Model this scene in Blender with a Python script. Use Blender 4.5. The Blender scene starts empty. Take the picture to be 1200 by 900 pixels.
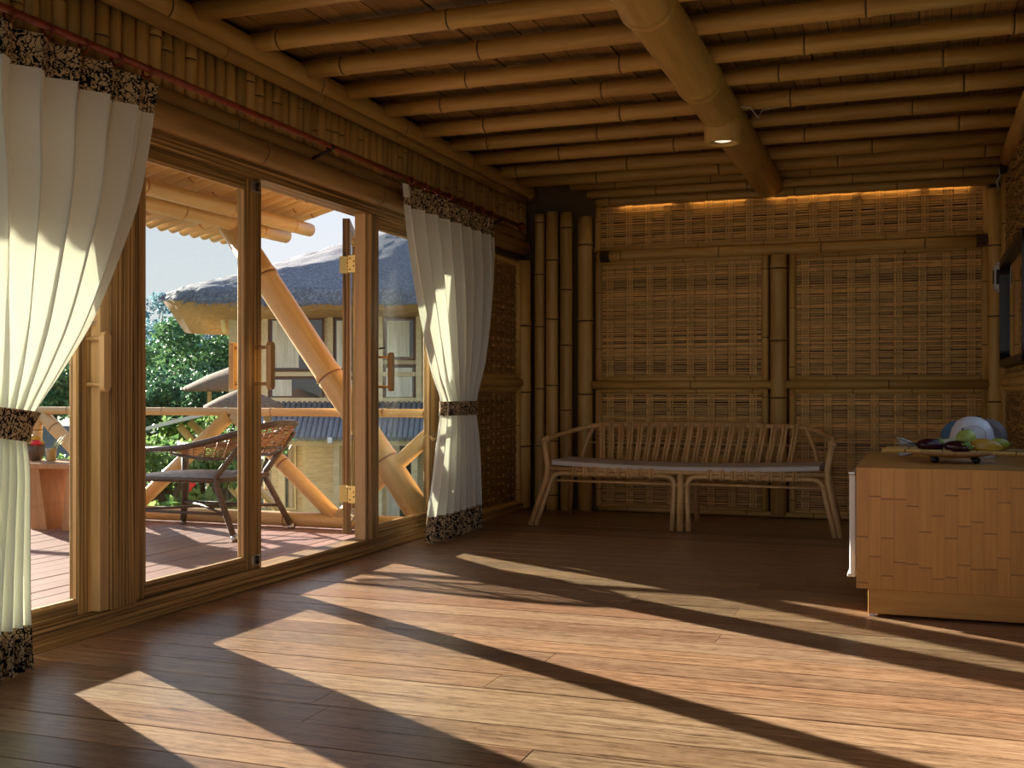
import bpy, bmesh, math, random
from mathutils import Vector, Matrix, Quaternion, noise
R = math.radians
sc = bpy.context.scene
col = sc.collection
rnd = random.Random(7)

# ------------------------------------------------------------------ camera
F_PX, CAM_H, HZ, YAW = 1300.0, 1.05, 458.0, R(20.0)
cd = bpy.data.cameras.new('camera')
cam = bpy.data.objects.new('camera', cd)
col.objects.link(cam)
cam.location = (0, 0, CAM_H)
cam.rotation_euler = (R(90), 0, YAW)
cd.sensor_width = 36.0
cd.lens = 36.0 * F_PX / 1200.0
cd.shift_y = (HZ - 450.0) / 1200.0
cd.clip_start = 0.05
cd.clip_end = 500
sc.camera = cam

# ------------------------------------------------------------------ sky, sun, exposure
SUN_EL, SUN_AZ = R(14.0), R(29.0)          # sun stands beyond the terrace, low
world = bpy.data.worlds.new('sky')
sc.world = world
world.use_nodes = True
wn = world.node_tree
wn.nodes.clear()
w_out = wn.nodes.new('ShaderNodeOutputWorld')
w_bg = wn.nodes.new('ShaderNodeBackground')
w_tc = wn.nodes.new('ShaderNodeTexCoord')
w_sep = wn.nodes.new('ShaderNodeSeparateXYZ')
w_rmp = wn.nodes.new('ShaderNodeValToRGB')
w_rmp.color_ramp.elements[0].position = 0.0
w_rmp.color_ramp.elements[0].color = (0.90, 0.88, 0.86, 1)
w_rmp.color_ramp.elements[1].position = 0.75
w_rmp.color_ramp.elements[1].color = (0.34, 0.50, 0.80, 1)
e = w_rmp.color_ramp.elements.new(0.22)
e.color = (0.72, 0.80, 0.92, 1)
wn.links.new(w_tc.outputs['Generated'], w_sep.inputs[0])
wn.links.new(w_sep.outputs['Z'], w_rmp.inputs[0])
wn.links.new(w_rmp.outputs[0], w_bg.inputs[0])
w_bg.inputs[1].default_value = 0.70
wn.links.new(w_bg.outputs[0], w_out.inputs[0])

sd = bpy.data.lights.new('sun', 'SUN')
sd.energy = 16.0
sd.angle = R(0.6)
sd.color = (1.0, 0.90, 0.78)
sun = bpy.data.objects.new('sun', sd)
col.objects.link(sun)
to_sun = Vector((-math.cos(SUN_AZ) * math.cos(SUN_EL), math.sin(SUN_AZ) * math.cos(SUN_EL), math.sin(SUN_EL)))
sun.rotation_euler = to_sun.to_track_quat('Z', 'Y').to_euler()
sun.location = to_sun * 40

vs = sc.view_settings
vs.view_transform = 'Standard'
vs.look = 'None'
vs.gamma = 1
vs.use_curve_mapping = False
vs.exposure = 0.60
sc.cycles.max_bounces = 12
sc.cycles.diffuse_bounces = 8
sc.cycles.transparent_max_bounces = 24
sc.cycles.sample_clamp_indirect = 4.0
sc.cycles.use_denoising = True

# ------------------------------------------------------------------ measuring helpers
_F = Vector((-math.sin(YAW), math.cos(YAW), 0))
_R = Vector((math.cos(YAW), math.sin(YAW), 0))
_C = Vector((0, 0, CAM_H))
def ray(u, v): return _F + _R * ((u - 600) / F_PX) - Vector((0, 0, (v - HZ) / F_PX))
def at_x(u, v, X): d = ray(u, v); return _C + d * (X / d.x)
def at_y(u, v, Y): d = ray(u, v); return _C + d * (Y / d.y)
def at_z(u, v, Z): d = ray(u, v); return _C + d * ((Z - CAM_H) / d.z)
def at_d(u, v, D): return _C + ray(u, v) * D

# ------------------------------------------------------------------ materials
def newmat(name):
    m = bpy.data.materials.new(name)
    m.use_nodes = True
    nt = m.node_tree
    b = nt.nodes['Principled BSDF']
    return m, nt, b
def N(nt, t, **kw):
    n = nt.nodes.new(t)
    for k, v in kw.items(): setattr(n, k, v)
    return n
def L(nt, a, b): nt.links.new(a, b)
def plain(name, c, rough=0.6, metal=0.0, spec=0.5):
    m, nt, b = newmat(name)
    b.inputs['Base Color'].default_value = (*c, 1)
    b.inputs['Roughness'].default_value = rough
    b.inputs['Metallic'].default_value = metal
    b.inputs['Specular IOR Level'].default_value = spec
    return m
def coords(nt, scale, offset=True):
    tc = N(nt, 'ShaderNodeTexCoord')
    out = tc.outputs['Object']
    if offset:
        oi = N(nt, 'ShaderNodeObjectInfo')
        mu = N(nt, 'ShaderNodeVectorMath', operation='SCALE')
        cx = N(nt, 'ShaderNodeCombineXYZ')
        for i in range(3): L(nt, oi.outputs['Random'], cx.inputs[i])
        L(nt, cx.outputs[0], mu.inputs[0]); mu.inputs['Scale'].default_value = 37.0
        ad = N(nt, 'ShaderNodeVectorMath', operation='ADD')
        L(nt, out, ad.inputs[0]); L(nt, mu.outputs[0], ad.inputs[1])
        out = ad.outputs[0]
    mp = N(nt, 'ShaderNodeMapping')
    mp.inputs['Scale'].default_value = scale
    L(nt, out, mp.inputs[0])
    return mp.outputs[0]
def ramp(nt, stops):
    r = N(nt, 'ShaderNodeValToRGB')
    el = r.color_ramp.elements
    el[0].position, el[0].color = stops[0][0], (*stops[0][1], 1)
    el[1].position, el[1].color = stops[-1][0], (*stops[-1][1], 1)
    for p, c in stops[1:-1]:
        x = el.new(p); x.color = (*c, 1)
    return r
def grain(name, stops, scale, rough=0.45, var=0.25, detail=5, bump=0.15, nscale=1.0, island=False, distort=0.3, spec=0.5, tint=None):
    """streaky natural material; `scale` stretches the noise along the grain; each piece varies a little"""
    m, nt, b = newmat(name)
    v = coords(nt, scale)
    n = N(nt, 'ShaderNodeTexNoise'); n.inputs['Scale'].default_value = nscale
    n.inputs['Detail'].default_value = detail; n.inputs['Distortion'].default_value = distort
    n.inputs['Roughness'].default_value = 0.6
    L(nt, v, n.inputs['Vector'])
    r = ramp(nt, stops)
    L(nt, n.outputs['Fac'], r.inputs[0])
    if island:
        ri = N(nt, 'ShaderNodeNewGeometry').outputs['Random Per Island']
    else:
        ri = N(nt, 'ShaderNodeObjectInfo').outputs['Random']
    mr = N(nt, 'ShaderNodeMapRange')
    mr.inputs['To Min'].default_value = 1 - var; mr.inputs['To Max'].default_value = 1 + var
    L(nt, ri, mr.inputs[0])
    hs = N(nt, 'ShaderNodeHueSaturation')
    L(nt, mr.outputs[0], hs.inputs['Value'])
    L(nt, r.outputs[0], hs.inputs['Color'])
    last = hs.outputs[0]
    if tint:
        mr2 = N(nt, 'ShaderNodeMath', operation='FRACT'); mm = N(nt, 'ShaderNodeMath', operation='MULTIPLY')
        L(nt, ri, mm.inputs[0]); mm.inputs[1].default_value = 7.31
        L(nt, mm.outputs[0], mr2.inputs[0])
        mx = N(nt, 'ShaderNodeMix', data_type='RGBA', blend_type='MULTIPLY')
        L(nt, mr2.outputs[0], mx.inputs['Factor'])
        L(nt, last, mx.inputs['A']); mx.inputs['B'].default_value = (*tint, 1)
        last = mx.outputs['Result']
    L(nt, last, b.inputs['Base Color'])
    b.inputs['Roughness'].default_value = rough
    b.inputs['Specular IOR Level'].default_value = spec
    if bump:
        bp = N(nt, 'ShaderNodeBump'); bp.inputs['Strength'].default_value = bump; bp.inputs['Distance'].default_value = 0.004
        L(nt, n.outputs['Fac'], bp.inputs['Height']); L(nt, bp.outputs[0], b.inputs['Normal'])
    return m

M = {}
M['bamboo'] = grain('bamboo', [(0.25, (0.50, 0.29, 0.078)), (0.5, (0.66, 0.41, 0.12)), (0.75, (0.74, 0.50, 0.17))], (22, 22, 1.6), rough=0.42, var=0.16, bump=0.05)
M['bamboo_out'] = grain('bamboo_outdoor', [(0.25, (0.58, 0.36, 0.15)), (0.5, (0.70, 0.47, 0.21)), (0.75, (0.78, 0.56, 0.29))], (22, 22, 1.6), rough=0.38, var=0.12, bump=0.04)
M['bamboo_dark'] = grain('dimmed_bamboo', [(0.25, (0.42, 0.245, 0.066)), (0.5, (0.57, 0.345, 0.098)), (0.75, (0.66, 0.43, 0.14))], (22, 22, 1.6), rough=0.42, var=0.12, bump=0.05)  # darker bamboo copy: the ceiling's dimness is put into the colour
M['bamboo_mid'] = grain('toned_down_bamboo', [(0.25, (0.32, 0.18, 0.05)), (0.5, (0.45, 0.27, 0.08)), (0.75, (0.54, 0.34, 0.115))], (22, 22, 1.6), rough=0.45, var=0.2, bump=0.05)  # bamboo colour lowered to offset strong light high on the left wall
M['bamboo_brown'] = grain('brown_bamboo', [(0.25, (0.20, 0.11, 0.036)), (0.5, (0.31, 0.18, 0.058)), (0.75, (0.40, 0.245, 0.085))], (22, 22, 1.6), rough=0.45, var=0.12, bump=0.05)
M['node'] = plain('bamboo_node', (0.10, 0.055, 0.022), 0.7)
M['node_out'] = plain('bamboo_node_outdoor', (0.26, 0.12, 0.055), 0.7)
M['hollow'] = plain('bamboo_hollow', (0.10, 0.06, 0.03), 0.9)  # also the painted gap shade of the terrace roof sheet
WST = [(0.34, (0.085, 0.045, 0.015)), (0.45, (0.25, 0.14, 0.045)), (0.54, (0.44, 0.26, 0.088)), (0.66, (0.64, 0.40, 0.155))]
M['wood_z'] = grain('laminated_wood_upright', WST, (90, 90, 0.7), rough=0.42, var=0.12, bump=0.1, detail=3)
M['wood_y'] = grain('laminated_wood_lengthwise', WST, (90, 0.7, 90), rough=0.42, var=0.12, bump=0.1, detail=3)
LST = [(0.25, (0.42, 0.25, 0.095)), (0.5, (0.56, 0.35, 0.15)), (0.8, (0.66, 0.44, 0.21))]
M['light_wood'] = grain('light_wood', LST, (30, 30, 1.2), rough=0.5, var=0.1, bump=0.05)
M['handle'] = grain('handle_wood', LST, (30, 30, 2), rough=0.4, var=0.08, bump=0.04)
def plankmat():
    m, nt, b = newmat('floor_plank_wood')
    v1 = coords(nt, (2.5, 70, 70)); v2 = coords(nt, (9, 34, 34))
    n1 = N(nt, 'ShaderNodeTexNoise'); n1.inputs['Scale'].default_value = 1.0; n1.inputs['Detail'].default_value = 8; n1.inputs['Distortion'].default_value = 0.8; L(nt, v1, n1.inputs['Vector'])
    n2 = N(nt, 'ShaderNodeTexNoise'); n2.inputs['Scale'].default_value = 1.6; n2.inputs['Detail'].default_value = 7; n2.inputs['Roughness'].default_value = 0.7; L(nt, v2, n2.inputs['Vector'])
    mixf = N(nt, 'ShaderNodeMix', data_type='FLOAT'); mixf.inputs['Factor'].default_value = 0.5
    L(nt, n1.outputs['Fac'], mixf.inputs['A']); L(nt, n2.outputs['Fac'], mixf.inputs['B'])
    r = ramp(nt, [(0.35, (0.09, 0.052, 0.030)), (0.44, (0.255, 0.162, 0.098)), (0.53, (0.395, 0.265, 0.168)), (0.64, (0.50, 0.365, 0.245))])
    L(nt, mixf.outputs['Result'], r.inputs[0])
    oi = N(nt, 'ShaderNodeObjectInfo')
    tr = ramp(nt, [(0.0, (0.58, 0.47, 0.42)), (0.18, (0.95, 0.78, 0.66)), (0.36, (1.12, 1.0, 0.86)), (0.52, (0.86, 0.82, 0.76)), (0.68, (1.2, 1.14, 1.02)), (0.84, (0.78, 0.68, 0.60)), (1.0, (1.15, 1.12, 1.05))])
    L(nt, oi.outputs['Random'], tr.inputs[0])
    mx = N(nt, 'ShaderNodeMix', data_type='RGBA', blend_type='MULTIPLY'); mx.inputs['Factor'].default_value = 1.0
    L(nt, r.outputs[0], mx.inputs['A']); L(nt, tr.outputs[0], mx.inputs['B'])
    L(nt, mx.outputs['Result'], b.inputs['Base Color'])
    b.inputs['Roughness'].default_value = 0.33
    b.inputs['Specular IOR Level'].default_value = 0.7
    bp = N(nt, 'ShaderNodeBump'); bp.inputs['Strength'].default_value = 0.15; bp.inputs['Distance'].default_value = 0.003
    L(nt, mixf.outputs['Result'], bp.inputs['Height']); L(nt, bp.outputs[0], b.inputs['Normal'])
    return m
M['plank'] = plankmat()
M['deck'] = grain('deck_board_wood', [(0.25, (0.27, 0.145, 0.115)), (0.5, (0.35, 0.20, 0.16)), (0.8, (0.41, 0.25, 0.205))], (45, 1.2, 45), rough=0.42, var=0.12, bump=0.08)
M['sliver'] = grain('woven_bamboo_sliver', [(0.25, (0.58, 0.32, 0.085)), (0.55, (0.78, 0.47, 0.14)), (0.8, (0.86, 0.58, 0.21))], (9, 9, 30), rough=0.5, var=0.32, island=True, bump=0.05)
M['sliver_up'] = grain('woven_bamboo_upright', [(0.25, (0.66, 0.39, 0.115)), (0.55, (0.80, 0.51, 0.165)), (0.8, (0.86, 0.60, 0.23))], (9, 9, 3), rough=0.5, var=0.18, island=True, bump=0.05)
M['sliver_dim'] = grain('dimmed_woven_bamboo', [(0.25, (0.30, 0.16, 0.045)), (0.55, (0.45, 0.255, 0.075)), (0.8, (0.54, 0.33, 0.11))], (9, 9, 20), rough=0.6, var=0.25, island=True, bump=0.05, spec=0.25)  # darker sliver copy, colour lowered where the left wall weave was over-lit
M['weave_back'] = plain('weave_backing', (0.06, 0.034, 0.028), 0.9)
M['ceil_board'] = grain('ceiling_board', [(0.3, (0.14, 0.076, 0.022)), (0.5, (0.29, 0.165, 0.05)), (0.75, (0.40, 0.24, 0.08))], (95, 1.0, 95), rough=0.6, var=0.22, bump=0.3)
M['shell'] = plain('wall_backing', (0.16, 0.095, 0.045), 0.8)
M['rattan'] = grain('rattan', [(0.3, (0.62, 0.36, 0.14)), (0.5, (0.74, 0.46, 0.20)), (0.75, (0.82, 0.55, 0.27))], (25, 25, 6), rough=0.4, var=0.08, bump=0.03)
M['cushion'] = plain('cushion_cloth', (0.72, 0.66, 0.62), 0.9)
M['red_rod'] = grain('red_lacquer', [(0.3, (0.17, 0.026, 0.012)), (0.7, (0.27, 0.05, 0.02))], (20, 20, 2), rough=0.25, var=0.05, bump=0)
M['black'] = plain('black_lacquer', (0.012, 0.010, 0.010), 0.35)
M['iron'] = plain('dark_iron', (0.03, 0.022, 0.02), 0.5, 0.4)
M['brass'] = plain('brass', (0.80, 0.58, 0.20), 0.32, 0.85)
M['steel'] = plain('steel', (0.55, 0.53, 0.50), 0.3, 0.9)
M['white'] = plain('white_enamel', (0.80, 0.82, 0.84), 0.3)
M['ceramic'] = plain('white_ceramic', (0.74, 0.74, 0.80), 0.15)
M['blue_cer'] = plain('blue_grey_ceramic', (0.10, 0.19, 0.26), 0.2)
M['grey_cer'] = plain('grey_ceramic', (0.22, 0.20, 0.21), 0.25)
M['paper'] = plain('white_paper', (0.72, 0.71, 0.70), 0.8)
M['eggplant'] = plain('eggplant_skin', (0.045, 0.006, 0.014), 0.18)
M['leafcap'] = plain('green_calyx', (0.20, 0.30, 0.06), 0.5)
M['guava'] = grain('green_fruit_skin', [(0.3, (0.30, 0.42, 0.07)), (0.7, (0.52, 0.58, 0.14))], (9, 9, 9), rough=0.3, var=0, bump=0)
M['papaya'] = grain('yellow_fruit_skin', [(0.3, (0.62, 0.27, 0.03)), (0.7, (0.62, 0.46, 0.06))], (6, 6, 6), rough=0.3, var=0, bump=0)
M['lime'] = plain('lime_fruit_skin', (0.42, 0.46, 0.06), 0.4)
M['ply'] = grain('bamboo_ply', [(0.3, (0.58, 0.27, 0.058)), (0.55, (0.66, 0.32, 0.072)), (0.8, (0.71, 0.37, 0.095))], (60, 60, 2.5), rough=0.35, var=0.06, bump=0.02)
M['ply_x'] = grain('bamboo_ply_lengthwise', [(0.3, (0.54, 0.26, 0.056)), (0.55, (0.61, 0.31, 0.07)), (0.8, (0.66, 0.35, 0.09))], (2.5, 60, 60), rough=0.35, var=0.08, bump=0.02)
M['ply_node'] = plain('bamboo_ply_knuckle', (0.36, 0.165, 0.05), 0.5)
M['table_wood'] = grain('table_wood', [(0.3, (0.42, 0.19, 0.07)), (0.7, (0.60, 0.31, 0.13))], (30, 30, 2), rough=0.45, var=0.05, bump=0.05)
M['wicker'] = grain('dark_wicker', [(0.3, (0.07, 0.045, 0.032)), (0.7, (0.16, 0.11, 0.08))], (60, 60, 60), rough=0.4, var=0.1, bump=0.1)
M['wicker_tan'] = grain('tan_wicker', [(0.3, (0.30, 0.13, 0.05)), (0.7, (0.50, 0.25, 0.10))], (60, 60, 60), rough=0.4, var=0.2, island=True, bump=0.1)
M['thatch'] = grain('grey_thatch', [(0.3, (0.075, 0.075, 0.085)), (0.5, (0.17, 0.17, 0.19)), (0.72, (0.33, 0.32, 0.33))], (4, 4, 4), rough=0.9, var=0.05, nscale=5, detail=8, bump=1.0)
M['thatch_under'] = grain('thatch_underside', [(0.3, (0.40, 0.21, 0.085)), (0.7, (0.64, 0.37, 0.165))], (2, 2, 14), rough=0.9, var=0.05, nscale=3, bump=0.4)
M['thatch_brown'] = grain('brown_thatch', [(0.3, (0.17, 0.095, 0.055)), (0.7, (0.36, 0.22, 0.135))], (4, 4, 4), rough=0.9, var=0.1, nscale=4, bump=0.6)
M['house_bamboo'] = grain('house_bamboo', [(0.3, (0.60, 0.47, 0.25)), (0.7, (0.78, 0.64, 0.38))], (3, 3, 8), rough=0.6, var=0.12, bump=0.1)
M['house_weave'] = grain('house_woven_panel', [(0.3, (0.52, 0.40, 0.22)), (0.7, (0.76, 0.63, 0.39))], (3, 3, 26), rough=0.7, var=0.05, bump=0.2)
M['awning'] = grain('grey_blue_awning', [(0.3, (0.17, 0.18, 0.21)), (0.7, (0.30, 0.32, 0.36))], (6, 6, 1), rough=0.5, var=0.12, bump=0.05)
M['house_glass'] = plain('dark_window_glass', (0.035, 0.04, 0.035), 0.05, 0.0, 0.9)
M['house_curtain'] = grain('house_curtain_cloth', [(0.3, (0.56, 0.52, 0.40)), (0.7, (0.84, 0.80, 0.66))], (14, 1, 1), rough=0.9, var=0.05, bump=0.2)
M['house_frame'] = plain('brown_window_frame', (0.14, 0.06, 0.035), 0.5)
M['trunk'] = grain('bark', [(0.3, (0.07, 0.05, 0.035)), (0.7, (0.17, 0.13, 0.09))], (6, 6, 2), rough=0.9, bump=0.4)
M['soil'] = grain('garden_ground', [(0.3, (0.07, 0.10, 0.04)), (0.7, (0.20, 0.22, 0.12))], (1, 1, 1), rough=0.95, var=0, nscale=1.2, bump=0.3)
M['grey_wall'] = plain('grey_render', (0.16, 0.18, 0.21), 0.8)
M['flower'] = plain('red_petal', (0.75, 0.03, 0.04), 0.5)
M['amber'] = plain('amber_drink', (0.75, 0.42, 0.14), 0.15)
M['emit'] = None

def leafmat(name, c1, c2, trans=0.35):
    m, nt, b = newmat(name)
    g = N(nt, 'ShaderNodeNewGeometry')
    r = ramp(nt, [(0.0, c1), (1.0, c2)])
    L(nt, g.outputs['Random Per Island'], r.inputs[0])
    L(nt, r.outputs[0], b.inputs['Base Color'])
    b.inputs['Roughness'].default_value = 0.5
    t = N(nt, 'ShaderNodeBsdfTranslucent'); L(nt, r.outputs[0], t.inputs[0])
    mx = N(nt, 'ShaderNodeMixShader'); mx.inputs[0].default_value = trans
    L(nt, b.outputs[0], mx.inputs[1]); L(nt, t.outputs[0], mx.inputs[2])
    L(nt, mx.outputs[0], nt.nodes['Material Output'].inputs[0])
    return m
M['leaf_dark'] = leafmat('dark_leaf', (0.02, 0.07, 0.045), (0.11, 0.22, 0.10))
M['leaf_mid'] = leafmat('mid_leaf', (0.03, 0.10, 0.05), (0.16, 0.28, 0.10))
M['leaf_haze'] = leafmat('haze_tinted_leaf', (0.10, 0.22, 0.25), (0.30, 0.46, 0.50))  # distance haze is put into this leaf colour
M['leaf_bright'] = leafmat('bright_leaf', (0.06, 0.15, 0.04), (0.34, 0.48, 0.16), 0.45)

def cloth(name, c, trans, weave=True):
    m, nt, b = newmat(name)
    b.inputs['Base Color'].default_value = (*c, 1); b.inputs['Roughness'].default_value = 0.9
    b.inputs['Specular IOR Level'].default_value = 0.1
    t = N(nt, 'ShaderNodeBsdfTranslucent'); t.inputs[0].default_value = (c[0], c[1] * 0.98, c[2] * 0.76, 1)
    mx = N(nt, 'ShaderNodeMixShader'); mx.inputs[0].default_value = trans
    L(nt, b.outputs[0], mx.inputs[1]); L(nt, t.outputs[0], mx.inputs[2])
    L(nt, mx.outputs[0], nt.nodes['Material Output'].inputs[0])
    return m
M['curtain'] = cloth('cream_curtain_cloth', (0.87, 0.88, 0.86), 0.16)
def batik(name):
    m, nt, b = newmat(name)
    v = coords(nt, (1, 1, 1), False)
    n1 = N(nt, 'ShaderNodeTexNoise'); n1.inputs['Scale'].default_value = 16; n1.inputs['Detail'].default_value = 2
    L(nt, v, n1.inputs['Vector'])
    mul = N(nt, 'ShaderNodeVectorMath', operation='SCALE'); mul.inputs['Scale'].default_value = 0.12
    L(nt, n1.outputs['Color'], mul.inputs[0])
    add = N(nt, 'ShaderNodeVectorMath', operation='ADD'); L(nt, v, add.inputs[0]); L(nt, mul.outputs[0], add.inputs[1])
    vo = N(nt, 'ShaderNodeTexVoronoi', feature='DISTANCE_TO_EDGE'); vo.inputs['Scale'].default_value = 30
    L(nt, add.outputs[0], vo.inputs['Vector'])
    n2 = N(nt, 'ShaderNodeTexNoise'); n2.inputs['Scale'].default_value = 38; n2.inputs['Distortion'].default_value = 2.2
    L(nt, v, n2.inputs['Vector'])
    r1 = ramp(nt, [(0.05, (0, 0, 0)), (0.08, (1, 1, 1))]); L(nt, vo.outputs['Distance'], r1.inputs[0])
    r2 = ramp(nt, [(0.43, (0, 0, 0)), (0.46, (1, 1, 1))]); L(nt, n2.outputs['Fac'], r2.inputs[0])
    mn = N(nt, 'ShaderNodeMath', operation='MULTIPLY'); L(nt, r1.outputs[0], mn.inputs[0]); L(nt, r2.outputs[0], mn.inputs[1])
    r3 = ramp(nt, [(0.3, (0.010, 0.009, 0.012)), (0.7, (0.62, 0.47, 0.28))]); L(nt, mn.outputs[0], r3.inputs[0])
    L(nt, r3.outputs[0], b.inputs['Base Color']); b.inputs['Roughness'].default_value = 0.9
    b.inputs['Specular IOR Level'].default_value = 0.1
    return m
M['batik'] = batik('batik_cloth')

def glassmat(name, tintc=(0.93, 0.96, 0.95)):
    m, nt, b = newmat(name)
    nt.nodes.remove(b)
    tr = N(nt, 'ShaderNodeBsdfTransparent'); tr.inputs[0].default_value = (*tintc, 1)
    gl = N(nt, 'ShaderNodeBsdfGlossy'); gl.inputs['Roughness'].default_value = 0.02
    mx = N(nt, 'ShaderNodeMixShader'); mx.inputs[0].default_value = 0.045
    L(nt, tr.outputs[0], mx.inputs[1]); L(nt, gl.outputs[0], mx.inputs[2])
    L(nt, mx.outputs[0], nt.nodes['Material Output'].inputs[0])
    return m
M['glass'] = glassmat('window_glass')
def emitmat(name, c, s):
    m, nt, b = newmat(name)
    b.inputs['Base Color'].default_value = (*c, 1)
    b.inputs['Emission Color'].default_value = (*c, 1)
    b.inputs['Emission Strength'].default_value = s
    return m
M['led'] = emitmat('led_strip', (1.0, 0.62, 0.25), 3.2)
M['lens'] = emitmat('lamp_lens', (1.0, 0.82, 0.55), 0.9)
M['mirror'] = plain('mirror_glass', (0.8, 0.8, 0.8), 0.03, 1.0)

# ------------------------------------------------------------------ object helpers
def W(o):
    if o.parent is None: return o.matrix_basis.copy()
    return W(o.parent) @ o.matrix_parent_inverse @ o.matrix_basis
def attach(o, parent):
    if parent is not None:
        o.parent = parent
        o.matrix_parent_inverse = W(parent).inverted()
def tag(o, label=None, cat=None, group=None, kind=None):
    if label: o['label'] = label
    if cat: o['category'] = cat
    if group: o['group'] = group
    if kind: o['kind'] = kind
    return o
def empty(name, loc, label, cat, group=None, kind=None, rz=0.0):
    o = bpy.data.objects.new(name, None)
    o.empty_display_size = 0.1
    o.location = loc
    o.rotation_euler = (0, 0, rz)
    col.objects.link(o)
    return tag(o, label, cat, group, kind)
class MB:
    """collects geometry for ONE mesh object"""
    def __init__(s): s.v = []; s.f = []; s.m = []; s.smooth = []
    def add(s, verts, faces, mi=0, smooth=False):
        b = len(s.v); s.v += [tuple(p) for p in verts]
        for f in faces:
            s.f.append([i + b for i in f]); s.m.append(mi); s.smooth.append(smooth)
    def box(s, lo, hi, mi=0):
        x0, y0, z0 = lo; x1, y1, z1 = hi
        s.add([(x0,y0,z0),(x1,y0,z0),(x1,y1,z0),(x0,y1,z0),(x0,y0,z1),(x1,y0,z1),(x1,y1,z1),(x0,y1,z1)],
              [(0,3,2,1),(4,5,6,7),(0,1,5,4),(1,2,6,5),(2,3,7,6),(3,0,4,7)], mi)
    def tube(s, pts, r, n=8, mi=0, caps=True, closed=False):
        pts = [Vector(p) for p in pts]
        k = len(pts)
        rs = r if isinstance(r, (list, tuple)) else [r] * k
        rings = []
        up = None
        for i, p in enumerate(pts):
            a = pts[(i - 1) % k] if (i > 0 or closed) else p
            b = pts[(i + 1) % k] if (i < k - 1 or closed) else p
            t = (b - a).normalized()
            if up is None:
                up = Vector((0, 0, 1)) if abs(t.z) < 0.9 else Vector((1, 0, 0))
            x = t.cross(up)
            if x.length < 1e-5: x = t.orthogonal()
            x.normalize(); y = x.cross(t).normalized(); up = y
            rings.append([p + (x * math.cos(2*math.pi*j/n) + y * math.sin(2*math.pi*j/n)) * rs[i] for j in range(n)])
        vs_ = [q for rg in rings for q in rg]
        fs = []
        for i in range(k if closed else k - 1):
            i2 = (i + 1) % k
            for j in range(n):
                j2 = (j + 1) % n
                fs.append((i*n+j, i*n+j2, i2*n+j2, i2*n+j))
        s.add(vs_, fs, mi, True)
        if caps and not closed:
            b = len(s.v) - len(vs_)
            s.f.append([b + j for j in range(n)][::-1]); s.m.append(mi); s.smooth.append(False)
            s.f.append([b + (k-1)*n + j for j in range(n)]); s.m.append(mi); s.smooth.append(False)
    def lathe(s, prof, n=20, c=(0,0,0), mi=0, sx=1, sy=1):
        vs_ = []; fs = []
        for (r, z) in prof:
            for j in range(n):
                a = 2*math.pi*j/n
                vs_.append((c[0]+r*math.cos(a)*sx, c[1]+r*math.sin(a)*sy, c[2]+z))
        for i in range(len(prof)-1):
            for j in range(n):
                j2 = (j+1) % n
                fs.append((i*n+j, i*n+j2, (i+1)*n+j2, (i+1)*n+j))
        s.add(vs_, fs, mi, True)
    def ball(s, c, r, n=14, sx=1, sy=1, sz=1, mi=0):
        k = max(6, n // 2)
        prof = [(max(1e-4, r*math.sin(math.pi*i/k)), -r*sz*math.cos(math.pi*i/k)) for i in range(k+1)]
        s.lathe(prof, n, c, mi, sx, sy)
    def mesh(s, name, mats):
        me = bpy.data.meshes.new(name)
        me.from_pydata(s.v, [], s.f)
        for m in (mats if isinstance(mats, (list, tuple)) else [mats]): me.materials.append(m)
        me.polygons.foreach_set('material_index', s.m)
        me.polygons.foreach_set('use_smooth', s.smooth)
        me.update()
        return me
    def build(s, name, mats, parent=None, loc=(0,0,0), rot=None):
        return link(name, s.mesh(name, mats), parent, loc, rot)
def link(name, me, parent=None, loc=(0,0,0), rot=None):
    o = bpy.data.objects.new(name, me)
    if rot is not None:
        o.rotation_mode = 'QUATERNION'; o.rotation_quaternion = rot
    o.location = loc
    col.objects.link(o)
    attach(o, parent)
    return o
def box(name, lo, hi, mat, parent=None, bevel=0.0):
    c = [(a + b) / 2 for a, b in zip(lo, hi)]
    h = [abs(b - a) / 2 for a, b in zip(lo, hi)]
    mb = MB()
    if bevel:
        e = min(bevel, min(h) * 0.45)
        # chamfered box: three slabs' hull, 24 verts
        bm = bmesh.new()
        bmesh.ops.create_cube(bm, size=2.0)
        for v in bm.verts: v.co = (v.co.x*h[0], v.co.y*h[1], v.co.z*h[2])
        bmesh.ops.bevel(bm, geom=bm.edges[:], offset=e, segments=1, affect='EDGES')
        me = bpy.data.meshes.new(name); bm.to_mesh(me); bm.free(); me.materials.append(mat)
    else:
        mb.box([-x for x in h], h); me = mb.mesh(name, mat)
    return link(name, me, parent, c)
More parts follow.
